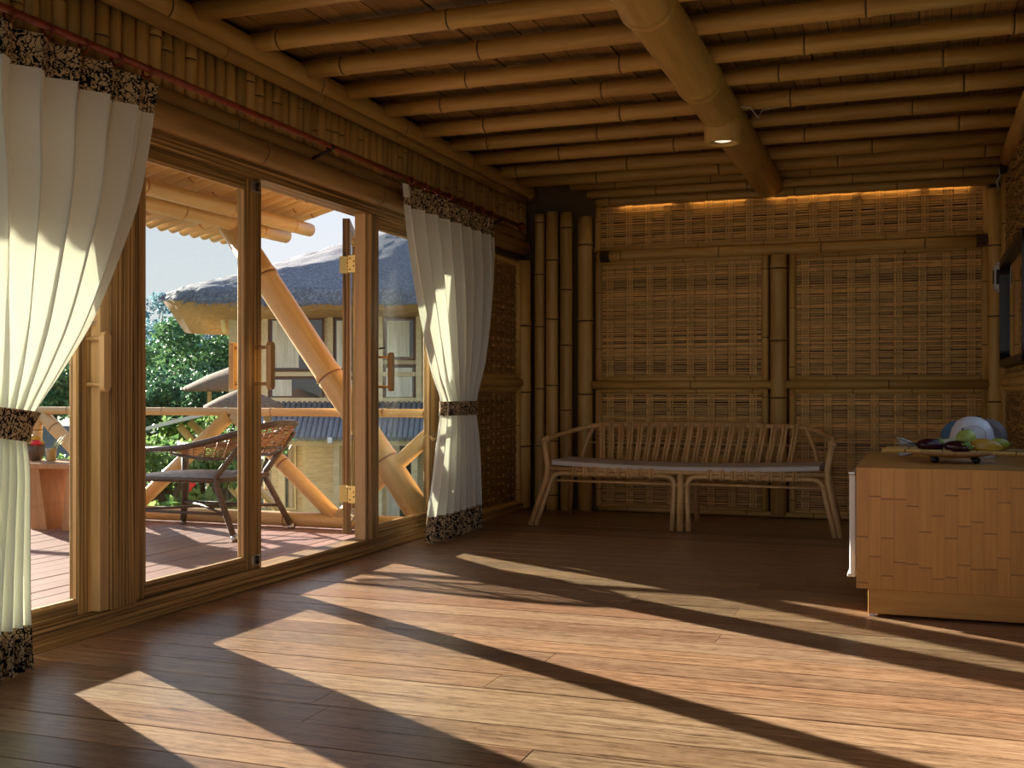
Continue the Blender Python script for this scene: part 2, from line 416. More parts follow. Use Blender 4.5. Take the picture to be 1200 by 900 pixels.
def pole_mesh(name, length, r, nodes, mats, sides=14, taper=0.0, hollow=True, half=False):
    mb = MB(); prof = []
    prof.append((0.0, r, 0))
    for z in nodes:
        if 0.05 < z < length - 0.05:
            k_ = max(0.6, min(1.6, r / 0.05)); prof += [(z-0.028*k_, r, 0), (z-0.008*k_, r*1.07, 0), (z-0.0045*k_, r*1.0, 1), (z+0.0045*k_, r*1.0, 0), (z+0.010*k_, r*1.09, 0), (z+0.030*k_, r, 0)]
    prof.append((length, r, 0))
    n = sides
    vs_ = []
    for (z, rr, _) in prof:
        q = rr * (1 - taper * z / length)
        for j in range(n):
            a = 2*math.pi*j/n
            vs_.append((q*math.cos(a), q*math.sin(a), z))
    b0 = len(vs_)
    for i in range(len(prof)-1):
        fs = [(i*n+j, i*n+(j+1) % n, (i+1)*n+(j+1) % n, (i+1)*n+j) for j in range(n)]
        if i == 0: mb.add(vs_, fs, prof[i][2], True)
        else:
            for f in fs: mb.f.append(list(f)); mb.m.append(prof[i][2]); mb.smooth.append(True)
    for (zi, ring, sgn) in ((0.0, 0, 1), (length, len(prof)-1, -1)):
        rr = r * (1 - (taper if ring else 0))
        inner = [(rr*0.8*math.cos(2*math.pi*j/n), rr*0.8*math.sin(2*math.pi*j/n), zi) for j in range(n)]
        deep = [(rr*0.78*math.cos(2*math.pi*j/n), rr*0.78*math.sin(2*math.pi*j/n), zi + sgn*0.05) for j in range(n)]
        b = len(mb.v); mb.v += inner + deep
        for j in range(n):
            j2 = (j+1) % n
            mb.f.append([ring*n+j2, ring*n+j, b+j, b+j2] if sgn > 0 else [ring*n+j, ring*n+j2, b+j2, b+j]); mb.m.append(0); mb.smooth.append(False)
            mb.f.append([b+j2, b+j, b+n+j, b+n+j2] if sgn > 0 else [b+j, b+j2, b+n+j2, b+n+j]); mb.m.append(2); mb.smooth.append(False)
        mb.f.append([b+n+j for j in range(n)] if sgn < 0 else [b+n+j for j in range(n)][::-1]); mb.m.append(2); mb.smooth.append(False)
    return mb.mesh(name, mats)
BM = lambda: [M['bamboo'], M['node'], M['hollow']]
BD = lambda: [M['bamboo_dark'], M['node'], M['hollow']]
BM2 = lambda: [M['bamboo_mid'], M['node'], M['hollow']]
BB = lambda: [M['bamboo_brown'], M['node'], M['hollow']]
BO = lambda: [M['bamboo_out'], M['node_out'], M['hollow']]
def pole(name, p0, p1, r, parent=None, mats=None, step=0.42, sides=14, taper=0.0, seed=None):
    p0, p1 = Vector(p0), Vector(p1)
    d = p1 - p0
    ln = d.length
    rr = random.Random(seed if seed is not None else rnd.random())
    z = rr.uniform(0.1, step); nodes = []
    while z < ln: nodes.append(z); z += step * rr.uniform(0.85, 1.15)
    me = pole_mesh(name, ln, r, nodes, mats or BM(), sides, taper)
    q = Vector((0, 0, 1)).rotation_difference(d.normalized()) @ Quaternion((0, 0, 1), rr.uniform(0, 6.28))
    return link(name, me, parent, p0, q)

# ================================================================== THE ROOM SHELL
XL, XR, YB, YF = -3.30, 0.66, 9.42, -1.0     # inner faces: left, right, back, behind the viewer
ZC = 2.905                                     # underside of the ceiling boards

# ---- floor: one plank after another, running across the room
floor = box('floor', (XL - 0.02, YF, -0.12), (XR + 0.1, YB + 0.05, -0.022), M['shell'])
tag(floor, 'wide brown wooden plank floor striped with low sunlight', 'floor', kind='structure')
PW = 0.193
y = YB + 0.02
row = 0
plank_cache = {}
while y > YF:
    cuts = [XL]
    if rnd.random() < 0.6: cuts.append(XL + (XR - XL) * rnd.uniform(0.2, 0.85))
    cuts.append(XR + 0.05)
    for a, b in zip(cuts[:-1], cuts[1:]):
        box('floor_plank', (a + 0.0005, y - PW + 0.0016, -0.022), (b - 0.0005, y - 0.0016, rnd.uniform(-0.0008, 0.0008)), M['plank'], floor, bevel=0.0016)
    y -= PW
    row += 1

# ---- outer shells that keep the light out
def shell(name, boxes, label, cat='wall'):
    mb = MB()
    for lo, hi in boxes: mb.box(lo, hi)
    o = mb.build(name, M['shell'])
    return tag(o, label, cat, kind='structure')
wall_back = shell('wall_back', [((XL - 0.4, YB + 0.03, -0.1), (XR + 0.4, YB + 0.12, 3.05))], 'bamboo framed back wall filled with woven bamboo panels behind the bench')
WY0, WY1, WZ0, WZ1 = 4.0, 7.0, 0.95, 2.30
wall_right = shell('wall_right', [((XR + 0.03, YF, -0.1), (XR + 0.12, WY0, 3.05)), ((XR + 0.03, WY1, -0.1), (XR + 0.12, YB + 0.12, 3.05)), ((XR + 0.03, WY0, -0.1), (XR + 0.12, WY1, WZ0)), ((XR + 0.03, WY0, WZ1), (XR + 0.12, WY1, 3.05))], 'woven bamboo right wall with a dark framed mirror')
wall_front = shell('wall_front', [((XL - 0.1, YF - 0.1, -0.1), (XR + 0.1, YF, 0.10)), ((XL - 0.1, YF - 0.1, 2.65), (XR + 0.1, YF, 3.05)), ((XL - 0.1, YF - 0.1, 0.1), (XL + 0.05, YF, 2.65)), ((XR - 0.05, YF - 0.1, 0.1), (XR + 0.1, YF, 2.65))], 'unseen wall at the near end of the room, left open to bring daylight in')  # opening made behind the viewer so skylight reaches the room
DOOR_END = 7.70
wall_left = shell('wall_left', [((-3.44, DOOR_END, -0.1), (XL - 0.03, YB + 0.12, 3.0)),           # solid part beside the corner
                                ((-3.44, YF, -0.1), (XL - 0.03, 2.8, 3.0)),
                                ((-3.44, 2.8, 2.27), (XL - 0.03, DOOR_END, 2.93))],
                  'bamboo left wall with upright battens above the glass doors')
ceiling = shell('ceiling', [((-3.36, YF, ZC + 0.028), (XR + 0.15, YB + 0.1, ZC + 0.10))], 'low dark ceiling of round bamboo joists under split bamboo boards', 'ceiling')

# ================================================================== CEILING
x = XL + 0.06
while x < XR:
    w = rnd.uniform(0.12, 0.17)
    for (a, b) in ((YF, 3.0), (3.0, 6.2), (6.2, YB)):
        box('ceiling_board', (x + 0.003, a + 0.004, ZC + rnd.uniform(-0.004, 0.006)), (min(x + w, XR + 0.05) - 0.003, b - 0.004, ZC + 0.024), M['ceil_board'], ceiling)
    x += w
JY = [4.91, 5.40, 5.90, 6.37, 6.94, 7.44, 7.96, 8.50, 8.93]
yy = 4.91 - 0.5
while yy > YF: JY.insert(0, yy); yy -= 0.5
for jy in JY:
    r = rnd.uniform(0.045, 0.051)
    a = rnd.uniform(-0.012, 0.012)
    pole('joist', (XL + 0.09, jy + a, 2.835), (XR + 0.02, jy - a, 2.835), r, ceiling, BD(), step=0.95, sides=16)
BX, BZ, BR = -1.13, 2.762, 0.122
pole('main_beam', (BX + 0.05, YF, BZ), (BX - 0.01, YB - 0.12, BZ), BR, ceiling, BD(), step=1.15, sides=24, seed=5)

# ================================================================== WOVEN PANELS
def weave(name, parent, origin, ux, un, w, h, pitch=0.0205, gp=0.172, seed=1, mat='sliver', mat2='sliver_up'):
    """woven bamboo mat: level slivers passing over and under groups of three upright strips"""
    rr = random.Random(seed)
    mb = MB()
    ux = Vector(ux); un = Vector(un); uz = Vector((0, 0, 1))
    def P(a, b, d): return Vector(origin) * 0 + ux * a + uz * b + un * d
    ng = max(1, int(round(w / gp))); g = w / ng
    sw = 0.019
    rows = int(h / pitch)
    pat = []
    for k in range(ng):
        seq = []; cur = rr.random() < 0.5
        while len(seq) < rows + 4:
            seq += [cur] * rr.choice((1, 2, 2, 2, 3) if cur else (2, 2, 3)); cur = not cur
        pat.append(seq)
    for k in range(ng):
        cx = (k + 0.5) * g
        for j in (-1, 0, 1):
            a = cx + j * 0.0225 + rr.uniform(-0.002, 0.002); hw = sw / 2 * rr.uniform(0.65, 0.95)
            mb.add([P(a-hw, 0, 0.0082), P(a+hw, 0, 0.0082), P(a+hw, h, 0.0082), P(a-hw, h, 0.0082)], [(0, 1, 2, 3)], 1)
    for i in range(rows):
        for sub in range(1):
            zc = (i + 0.5) * pitch + rr.uniform(-0.002, 0.002)
            hh = pitch * (rr.uniform(0.36, 0.49) if rr.random() < 0.85 else rr.uniform(0.2, 0.34))
            st = [(0.0, 0.004)]
            for k in range(ng):
                cx = (k + 0.5) * g
                over = pat[k][i]
                d = 0.0150 if over else 0.0012
                st += [(cx - 0.040, 0.0050), (cx - 0.034, d), (cx + 0.034, d), (cx + 0.040, 0.0050)]
            st.append((w, 0.004))
            vs_ = []
            tl = rr.uniform(-0.002, 0.002); ph = rr.uniform(0, 6.28)
            for (a, d) in st:
                wob = 0.0012 * math.sin(a * 9 + ph) + tl * (a / w - 0.5)
                vs_ += [P(a, max(0, zc - hh + wob), d), P(a, min(h, zc + hh + wob), d)]
            mb.add(vs_, [(2*q, 2*q+2, 2*q+3, 2*q+1) for q in range(len(st)-1)])
    o = mb.build(name, [M[mat], M[mat2]], parent, origin)
    o['kind'] = 'stuff'
    bk = MB()
    c = [P(0, 0, -0.002), P(w, 0, -0.002), P(w, h, -0.002), P(0, h, -0.002)]
    bk.add(c, [(0, 1, 2, 3)])
    bk.build('weave_backing', M['weave_back'], parent, origin)
    return o

# ================================================================== BACK WALL
yb = YB
def fpole(parent, p0, p1, r=0.030, name='panel_frame', **k): return pole(name, p0, p1, r, parent, step=0.5, sides=10, **k)
wx0, wx1, pm0, pm1 = -2.60, 0.50, -1.19, -0.945
weave('woven_panel', wall_back, (wx0, yb, 2.29), (1, 0, 0), (0, -1, 0), wx1 - wx0, 0.37, seed=3)
weave('woven_panel', wall_back, (wx0, yb, 1.15), (1, 0, 0), (0, -1, 0), pm0 - wx0, 1.02, seed=4)
weave('woven_panel', wall_back, (pm1, yb, 1.15), (1, 0, 0), (0, -1, 0), wx1 - pm1, 1.02, seed=5)
weave('woven_panel', wall_back, (wx0, yb, 0.05), (1, 0, 0), (0, -1, 0), pm0 - wx0, 1.0, seed=6)
weave('woven_panel', wall_back, (pm1, yb, 0.05), (1, 0, 0), (0, -1, 0), wx1 - pm1, 1.0, seed=8)
# thin split-bamboo frames round every panel
for (a, b, z0, z1) in ((wx0, pm0, 1.15, 2.17), (pm1, wx1, 1.15, 2.17), (wx0, pm0, 0.05, 1.05), (pm1, wx1, 0.05, 1.05)):
    for zz in (z0, z1): fpole(wall_back, (a - 0.03, yb - 0.004, zz), (b + 0.03, yb - 0.004, zz), 0.026)
    for xx in (a - 0.012, b + 0.012): fpole(wall_back, (xx, yb - 0.012, z0 - 0.01), (xx, yb - 0.012, z1 + 0.01), 0.031)
fpole(wall_back, (wx0 - 0.06, yb - 0.004, 2.287), (wx1 + 0.1, yb - 0.004, 2.287), 0.022)
fpole(wall_back, (wx0 - 0.02, yb - 0.008, 2.28), (wx0 - 0.02, yb - 0.008, 2.68), 0.028)
fpole(wall_back, (wx1 + 0.02, yb - 0.008, 2.28), (wx1 + 0.02, yb - 0.008, 2.68), 0.028)
pole('wall_rail', (wx0 - 0.02, yb - 0.03, 2.225), (wx1 + 0.02, yb - 0.03, 2.215), 0.043, wall_back, step=0.8, seed=21)
pole('wall_rail', (-2.66, yb - 0.045, 1.100), (-1.085, yb - 0.045, 1.100), 0.036, wall_back, step=0.9, seed=22)
pole('wall_rail', (-1.04, yb - 0.045, 1.100), (0.56, yb - 0.045, 1.100), 0.036, wall_back, step=0.9, seed=23)
pole('wall_post', (-1.066, yb - 0.045, 0.02), (-1.066, yb - 0.045, 2.175), 0.067, wall_back, step=0.52, sides=18, seed=24)
pole('wall_post', (0.585, yb - 0.045, 0.0), (0.585, yb - 0.045, 2.62), 0.060, wall_back, step=0.6, sides=18, seed=25)
fpole(wall_back, (wx0, yb - 0.05, 0.028), (0.55, yb - 0.05, 0.028), 0.024, name='floor_rail')
# bundle of stout upright poles in the corner
for i, (px, yo, r, zt) in enumerate(((-3.135, 0.085, 0.046, 2.615), (-3.015, 0.10, 0.055, 2.625), (-2.885, 0.10, 0.054, 2.615))):
    pole('corner_pole', (px, yb - yo, 0.0), (px, yb - yo, zt), r, wall_back, step=0.52, sides=18, seed=31 + i)
pole('corner_pole', (-2.735, yb - 0.02, 0.0), (-2.735, yb - 0.02, 2.58), 0.066, wall_back, step=0.6, sides=18, seed=35)
# stacked wall-top poles
pole('wall_plate', (XL + 0.45, yb - 0.075, 2.845), (XR, yb - 0.075, 2.835), 0.040, wall_back, BD(), step=0.9, seed=41)
pole('wall_plate', (-2.70, yb - 0.060, 2.765), (XR - 0.05, yb - 0.060, 2.755), 0.040, wall_back, BD(), step=0.9, seed=42)
pole('wall_plate', (-2.62, yb - 0.080, 2.690), (XR - 0.04, yb - 0.080, 2.680), 0.036, wall_back, BD(), step=0.8, seed=43)
# dark cord lashings at the ends of the upper rail
for (xx, n) in ((-2.585, 7), (0.45, 7)):
    mb = MB()
    for k in range(n):
        c = Vector((xx + k * 0.012, yb - 0.03, 2.222))
        mb.tube([c + Vector((0, math.cos(t) * 0.047, math.sin(t) * 0.047)) for t in [2*math.pi*i/12 for i in range(12)]], 0.006, 6, closed=True)
    mb.build('lashing', M['node'], wall_back)

# ================================================================== LEFT WALL
# solid woven bay next to the corner
yl0, yl1 = 7.74, 9.16
weave('woven_panel', wall_left, (XL, yl0, 1.37 - 0.19), (0, 1, 0), (1, 0, 0), yl1 - yl0, 0.98, pitch=0.017, gp=0.12, seed=11, mat='sliver_dim', mat2='sliver_dim')
weave('woven_panel', wall_left, (XL, yl0, 0.08), (0, 1, 0), (1, 0, 0), yl1 - yl0, 0.98, pitch=0.017, gp=0.12, seed=12, mat='sliver_dim', mat2='sliver_dim')
for zz in (0.07, 1.07, 1.17, 2.17): fpole(wall_left, (XL + 0.004, yl0 - 0.03, zz), (XL + 0.004, yl1 + 0.03, zz), 0.026)
for zz0, zz1 in ((0.07, 1.07), (1.17, 2.17)):
    fpole(wall_left, (XL + 0.012, yl1 + 0.012, zz0), (XL + 0.012, yl1 + 0.012, zz1), 0.030)
    fpole(wall_left, (XL + 0.012, yl0 - 0.012, zz0), (XL + 0.012, yl0 - 0.012, zz1), 0.030)
pole('wall_rail', (XL + 0.02, yl0, 1.12), (XL + 0.02, yl1 + 0.03, 1.12), 0.042, wall_left, step=0.8, seed=51)
pole('wall_post', (XL + 0.02, yl1 + 0.12, 0.02), (XL + 0.02, yl1 + 0.12, 2.20), 0.075, wall_left, step=0.55, sides=18, seed=52)
box('floor_rail', (XL - 0.02, DOOR_END + 0.02, 0.0), (XL + 0.05, YB - 0.1, 0.062), M['wood_y'], wall_left)
# upright split-bamboo battens above the header
yy = 2.2
while yy < YB - 0.1:
    r = rnd.uniform(0.034, 0.047)
    yy += r
    pole('batten', (XL + 0.012, yy, 2.44), (XL + 0.012 + rnd.uniform(-0.006, 0.006), yy, 2.735), r, wall_left, BM2(), step=0.5, sides=10)
    yy += r + 0.002
pole('wall_plate', (XL + 0.085, 2.0, 2.728), (XL + 0.085, YB - 0.25, 2.720), 0.036, wall_left, BM2(), step=1.0, seed=61)
pole('wall_plate', (XL + 0.06, 2.0, 2.808), (XL + 0.06, YB - 0.05, 2.800), 0.076, wall_left, BM2(), step=1.2, sides=20, seed=62)
pole('header_pole', (XL + 0.03, 2.0, 2.405), (XL + 0.03, YB - 0.2, 2.400), 0.050, wall_left, BB(), step=1.1, seed=63)
pole('header_pole', (XL + 0.05, 2.0, 2.312), (XL + 0.05, YB - 0.2, 2.305), 0.064, wall_left, BB(), step=1.2, sides=18, seed=64)

# ---- right wall
weave('woven_panel', wall_right, (XR, 9.32, 1.17), (0, -1, 0), (-1, 0, 0), 2.3, 1.55, pitch=0.017, gp=0.12, seed=13, mat='sliver_dim', mat2='sliver_dim')
weave('woven_panel', wall_right, (XR, 9.32, 0.08), (0, -1, 0), (-1, 0, 0), 2.3, 0.98, pitch=0.017, gp=0.12, seed=14, mat='sliver_dim', mat2='sliver_dim')
for zz in (0.06, 1.07, 1.16): fpole(wall_right, (XR - 0.006, 9.36, zz), (XR - 0.006, 7.0, zz), 0.026)
fpole(wall_right, (XR - 0.01, 9.335, 0.05), (XR - 0.01, 9.335, 2.72), 0.034)
pole('wall_rail', (XR - 0.02, 9.36, 1.115), (XR - 0.02, 7.0, 1.115), 0.034, wall_right, step=0.8, seed=53)
pole('wall_plate', (XR - 0.015, 9.0, 2.78), (XR - 0.015, 7.0, 2.78), 0.06, wall_right, step=0.8, seed=54)

# ================================================================== DOOR FRAME (trim) AND GLASS DOORS
trim = empty('trim_1', (XL, 5.0, 0.0), 'dark laminated wooden frame of sill, posts and header round the glass doors', 'door frame', kind='structure')
wz, wy = M['wood_z'], M['wood_y']
Y0, Y1 = 2.7, DOOR_END
box('sill', (-3.46, Y0, 0.0), (XL + 0.005, Y1, 0.058), wy, trim, bevel=0.004)
box('sill', (-3.44, Y0, 0.058), (XL - 0.008, Y1, 0.096), wy, trim, bevel=0.004)
box('header_board', (-3.44, Y0, 2.185), (XL + 0.008, Y1, 2.222), wy, trim, bevel=0.003)
box('header_board', (-3.44, Y0, 2.222), (XL + 0.022, Y1, 2.250), wy, trim, bevel=0.003)
box('header_board', (-3.44, Y0, 2.250), (XL + 0.036, Y1, 2.272), wy, trim, bevel=0.003)
def post(a, b, xin=XL + 0.02): return box('door_post', (-3.392, a, 0.096), (xin, b, 2.185), wz, trim, bevel=0.004)
post(3.925, 4.075); box('door_post', (-3.43, 4.075, 0.096), (XL, 4.125, 2.185), wz, trim, bevel=0.003)
box('stop_strip', (-3.40, 3.865, 0.10), (XL + 0.012, 3.925, 2.185), M['light_wood'], trim, bevel=0.003)
box('lit_jamb_board', (-3.382, 6.34, 0.096), (XL - 0.005, 6.365, 2.185), M['light_wood'], trim, bevel=0.003)  # pale tone stands for daylight on the post's reveal face
post(6.365, 6.475); box('door_post', (-3.43, 6.475, 0.096), (XL, 6.52, 2.185), wz, trim, bevel=0.003)
post(7.56, 7.70)
post(2.70, 2.84)

added_win = empty('added_window_1', (XR + 0.06, WY0, WZ0), 'unseen window added over the counter in the right wall for daylight', 'window', kind='structure')  # added out of view, lets daylight onto the bench and back wall
for (a, b, c, d) in ((WY0, WY0 + 0.06, WZ0, WZ1), (WY1 - 0.06, WY1, WZ0, WZ1), ((WY0 + WY1) / 2 - 0.03, (WY0 + WY1) / 2 + 0.03, WZ0, WZ1)):
    box('window_frame', (XR + 0.01, a, c), (XR + 0.10, b, d), wz, added_win, bevel=0.003)
for (c, d) in ((WZ0, WZ0 + 0.06), (WZ1 - 0.06, WZ1)): box('window_frame', (XR + 0.01, WY0 + 0.06, c), (XR + 0.10, WY1 - 0.06, d), wy, added_win, bevel=0.003)
box('glass_pane', (XR + 0.05, WY0 + 0.06, WZ0 + 0.06), (XR + 0.056, (WY0 + WY1) / 2 - 0.03, WZ1 - 0.06), M['glass'], added_win)
box('glass_pane', (XR + 0.05, (WY0 + WY1) / 2 + 0.03, WZ0 + 0.06), (XR + 0.056, WY1 - 0.06, WZ1 - 0.06), M['glass'], added_win)
def handle(parent, x, y, z, side=1, sub='door_handle'):
    h = MB()
    # flat board with rounded ends, standing off on two pegs
    w2, hh, t = 0.022, 0.128, 0.014
    out = [( -w2, -hh + 0.02), (-w2 + 0.008, -hh + 0.005), (0, -hh), (w2 - 0.008, -hh + 0.005), (w2, -hh + 0.02),
           (w2, hh - 0.02), (w2 - 0.008, hh - 0.005), (0, hh), (-w2 + 0.008, hh - 0.005), (-w2, hh - 0.02)]
    n = len(out)
    vs_ = [(side * 0.092 - t, a, b) for a, b in out] + [(side * 0.092 + t, a, b) for a, b in out]
    h.add(vs_, [tuple(range(n))[::-1], tuple(range(n, 2*n))] + [(i, (i+1) % n, n + (i+1) % n, n + i) for i in range(n)])
    hd = h.build(sub, M['handle'], parent, (x, y, z))
    for s in (-1, 1):
        p = MB(); p.tube([(0, 0, 0), (side * 0.082, 0, 0)], 0.009, 8)
        p.build('handle_peg', M['handle'], hd, (x, y, z + s * 0.098))
    return hd
def door(name, label, y0, y1, sl, sr, x0=-3.385, x1=-3.335, zb=0.097, zt=2.182, rb=0.062, rt=0.058):
    d = empty(name, (x0, y0, zb), label, 'door', kind='structure')
    box('stile', (x0, y0, zb), (x1, y0 + sl, zt), wz, d, bevel=0.003)
    box('stile', (x0, y1 - sr, zb), (x1, y1, zt), wz, d, bevel=0.003)
    box('rail', (x0, y0 + sl, zb), (x1, y1 - sr, zb + rb), wy, d, bevel=0.003)
    box('rail', (x0, y0 + sl, zt - rt), (x1, y1 - sr, zt), wy, d, bevel=0.003)
    xm = (x0 + x1) / 2
    box('glass_pane', (xm - 0.003, y0 + sl - 0.006, zb + rb - 0.006), (xm + 0.003, y1 - sr + 0.006, zt - rt + 0.006), M['glass'], d)
    b = 0.011
    for (a0, a1, c0, c1) in ((y0+sl, y0+sl+b, zb+rb, zt-rt), (y1-sr-b, y1-sr, zb+rb, zt-rt), (y0+sl+b, y1-sr-b, zb+rb, zb+rb+b), (y0+sl+b, y1-sr-b, zt-rt-b, zt-rt)):
        box('glazing_bead', (xm + 0.004, a0, c0), (x1 - 0.003, a1, c1), M['light_wood'], d)
    return d
d1 = door('door_1', 'closed glass door behind the left curtain with a wooden D handle', 2.84, 3.925, 0.13, 0.135)
handle(d1, -3.335, 3.845, 1.175)
box('latch', (-3.335, 3.80, 1.335), (-3.305, 3.88, 1.352), M['steel'], d1, bevel=0.003)
d2 = door('door_2', 'closed glass door framing the thatched tip of the far house and the wicker chair', 4.10, 5.19, 0.12, 0.155)
handle(d2, -3.335, 5.135, 1.185); handle(d2, -3.385, 5.135, 1.185, side=-1)
for zz in (0.115, 2.115):
    b = box('bolt', (-3.337, 5.085, zz), (-3.322, 5.165, zz + 0.055), M['steel'], d2, bevel=0.004)
    mb = MB(); mb.tube([(-3.316, 5.125, zz + 0.006), (-3.316, 5.125, zz + 0.05)], 0.008, 8); mb.build('bolt_pin', M['iron'], b)
d4 = door('door_4', 'closed glass door half covered by the right curtain', 6.50, 7.56, 0.08, 0.155)
handle(d4, -3.335, 6.585, 1.175)
mb = MB(); mb.tube([(-3.335, 6.57, 1.33), (-3.305, 6.57, 1.33), (-3.300, 6.61, 1.335)], 0.006, 6); mb.build('latch', M['iron'], d4)
# ---- the open leaf, folded back outside
hx, hy = -3.475, 6.40
d3 = empty('door_3', (hx, hy, 0.10), 'open glass door leaf folded outward on brass hinges', 'door', kind='structure')
LW, LT, za, zb_ = 1.08, 0.048, 0.02, 2.07
def leafbox(name, a0, a1, c0, c1, m, t=LT, parent=None): return box(name, (hx - t/2, hy + a0, 0.10 + c0), (hx + t/2, hy + a1, 0.10 + c1), m, parent or d3, bevel=0.003)
leafbox('stile', 0, 0.12, za, zb_, wz); leafbox('stile', LW - 0.12, LW, za, zb_, wz)
leafbox('rail', 0.12, LW - 0.12, za, za + 0.065, wy); leafbox('rail', 0.12, LW - 0.12, zb_ - 0.06, zb_, wy)
box('glass_pane', (hx - 0.003, hy + 0.115, 0.10 + za + 0.06), (hx + 0.003, hy + LW - 0.115, 0.10 + zb_ - 0.055), M['glass'], d3)
d3.rotation_euler = (0, 0, R(24.5))
for i, zz in enumerate((0.385, 1.865)):
    hg = empty('hinge', (-3.43, 6.36, zz), None, None)
    attach(hg, trim)
    mb = MB(); mb.box((-0.002, -0.002, -0.055), (0.050, 0.0, 0.055)); hp_ = mb.build('hinge_plate', M['brass'], hg, (-3.425, 6.338, zz))
    for (sa, sz_) in ((0.012, 0.035), (0.038, 0.015), (0.038, -0.015), (0.012, -0.035)):
        q_ = MB(); q_.ball((0, 0, 0), 0.005, 8); q_.build('screw', M['iron'], hp_, (-3.425 + sa, 6.336, zz + sz_))
    dirv = Vector((-0.88, -0.46, 0))
    mb = MB(); mb.box((-0.055, -0.002, -0.055), (0.0, 0.002, 0.055))
    mb.build('hinge_plate', M['brass'], hg, (-3.452, 6.383, zz), Quaternion((0, 0, 1), R(22)))
    mb = MB()
    for k in range(5): mb.tube([(0, 0, -0.055 + k * 0.022 + 0.001), (0, 0, -0.055 + (k + 1) * 0.022 - 0.001)], 0.008, 8)
    mb.build('hinge_barrel', M['brass'], hg, (-3.437, 6.350, zz))

# ================================================================== CURTAIN ROD AND CURTAINS
RX, RZ = -3.115, 2.435
rod = empty('curtain_rod', (RX, 8.7, RZ), 'long red lacquered curtain rod on black brackets above the doors', 'curtain rod')
mb = MB(); mb.tube([(RX, 1.6, RZ + 0.01), (RX, 8.72, RZ - 0.005)], 0.0155, 12); mb.build('rod_pole', M['red_rod'], rod)
mb = MB()
pr = [(0.001, 0), (0.017, 0.005), (0.022, 0.02), (0.016, 0.035), (0.026, 0.05), (0.036, 0.085), (0.032, 0.12), (0.018, 0.145), (0.001, 0.155)]
mb.lathe(pr, 16); mb.build('finial', M['red_rod'], rod, (RX, 8.70, RZ - 0.005), Vector((0, 0, 1)).rotation_difference(Vector((0, 1, 0))))
for by in (3.0, 5.55, 8.30):
    mb = MB()
    mb.tube([(XL + 0.07, by, RZ - 0.06), (XL + 0.12, by, RZ - 0.045), (RX, by, RZ - 0.022)], 0.010, 8)
    mb.tube([(RX + math.cos(t) * 0.021, by, RZ + math.sin(t) * 0.021) for t in [math.pi * (0.9 + 1.2 * i / 10) for i in range(11)]], 0.006, 6)
    mb.box((XL + 0.055, by - 0.018, RZ - 0.10), (XL + 0.066, by + 0.018, RZ - 0.02))
    mb.build('rod_bracket', M['iron'], rod)

def smooth(pts, z):
    """cubic-ish interpolation of a table [(z, value), ...] sorted from high to low"""
    for (za, a), (zb, b) in zip(pts[:-1], pts[1:]):
        if zb <= z <= za:
            i = pts.index((za, a))
            p0 = pts[max(0, i-1)]; p3 = pts[min(len(pts)-1, i+2)]
            t = (za - z) / (za - zb)
            m1 = (b - p0[1]) / max(1e-6, (p0[0] - zb)) * (za - zb)
            m2 = (p3[1] - a) / max(1e-6, (za - p3[0])) * (za - zb)
            t2, t3 = t*t, t*t*t
            return (2*t3-3*t2+1)*a + (t3-2*t2+t)*m1 + (-2*t3+3*t2)*b + (t3-t2)*m2
    return pts[0][1] if z > pts[0][0] else pts[-1][1]

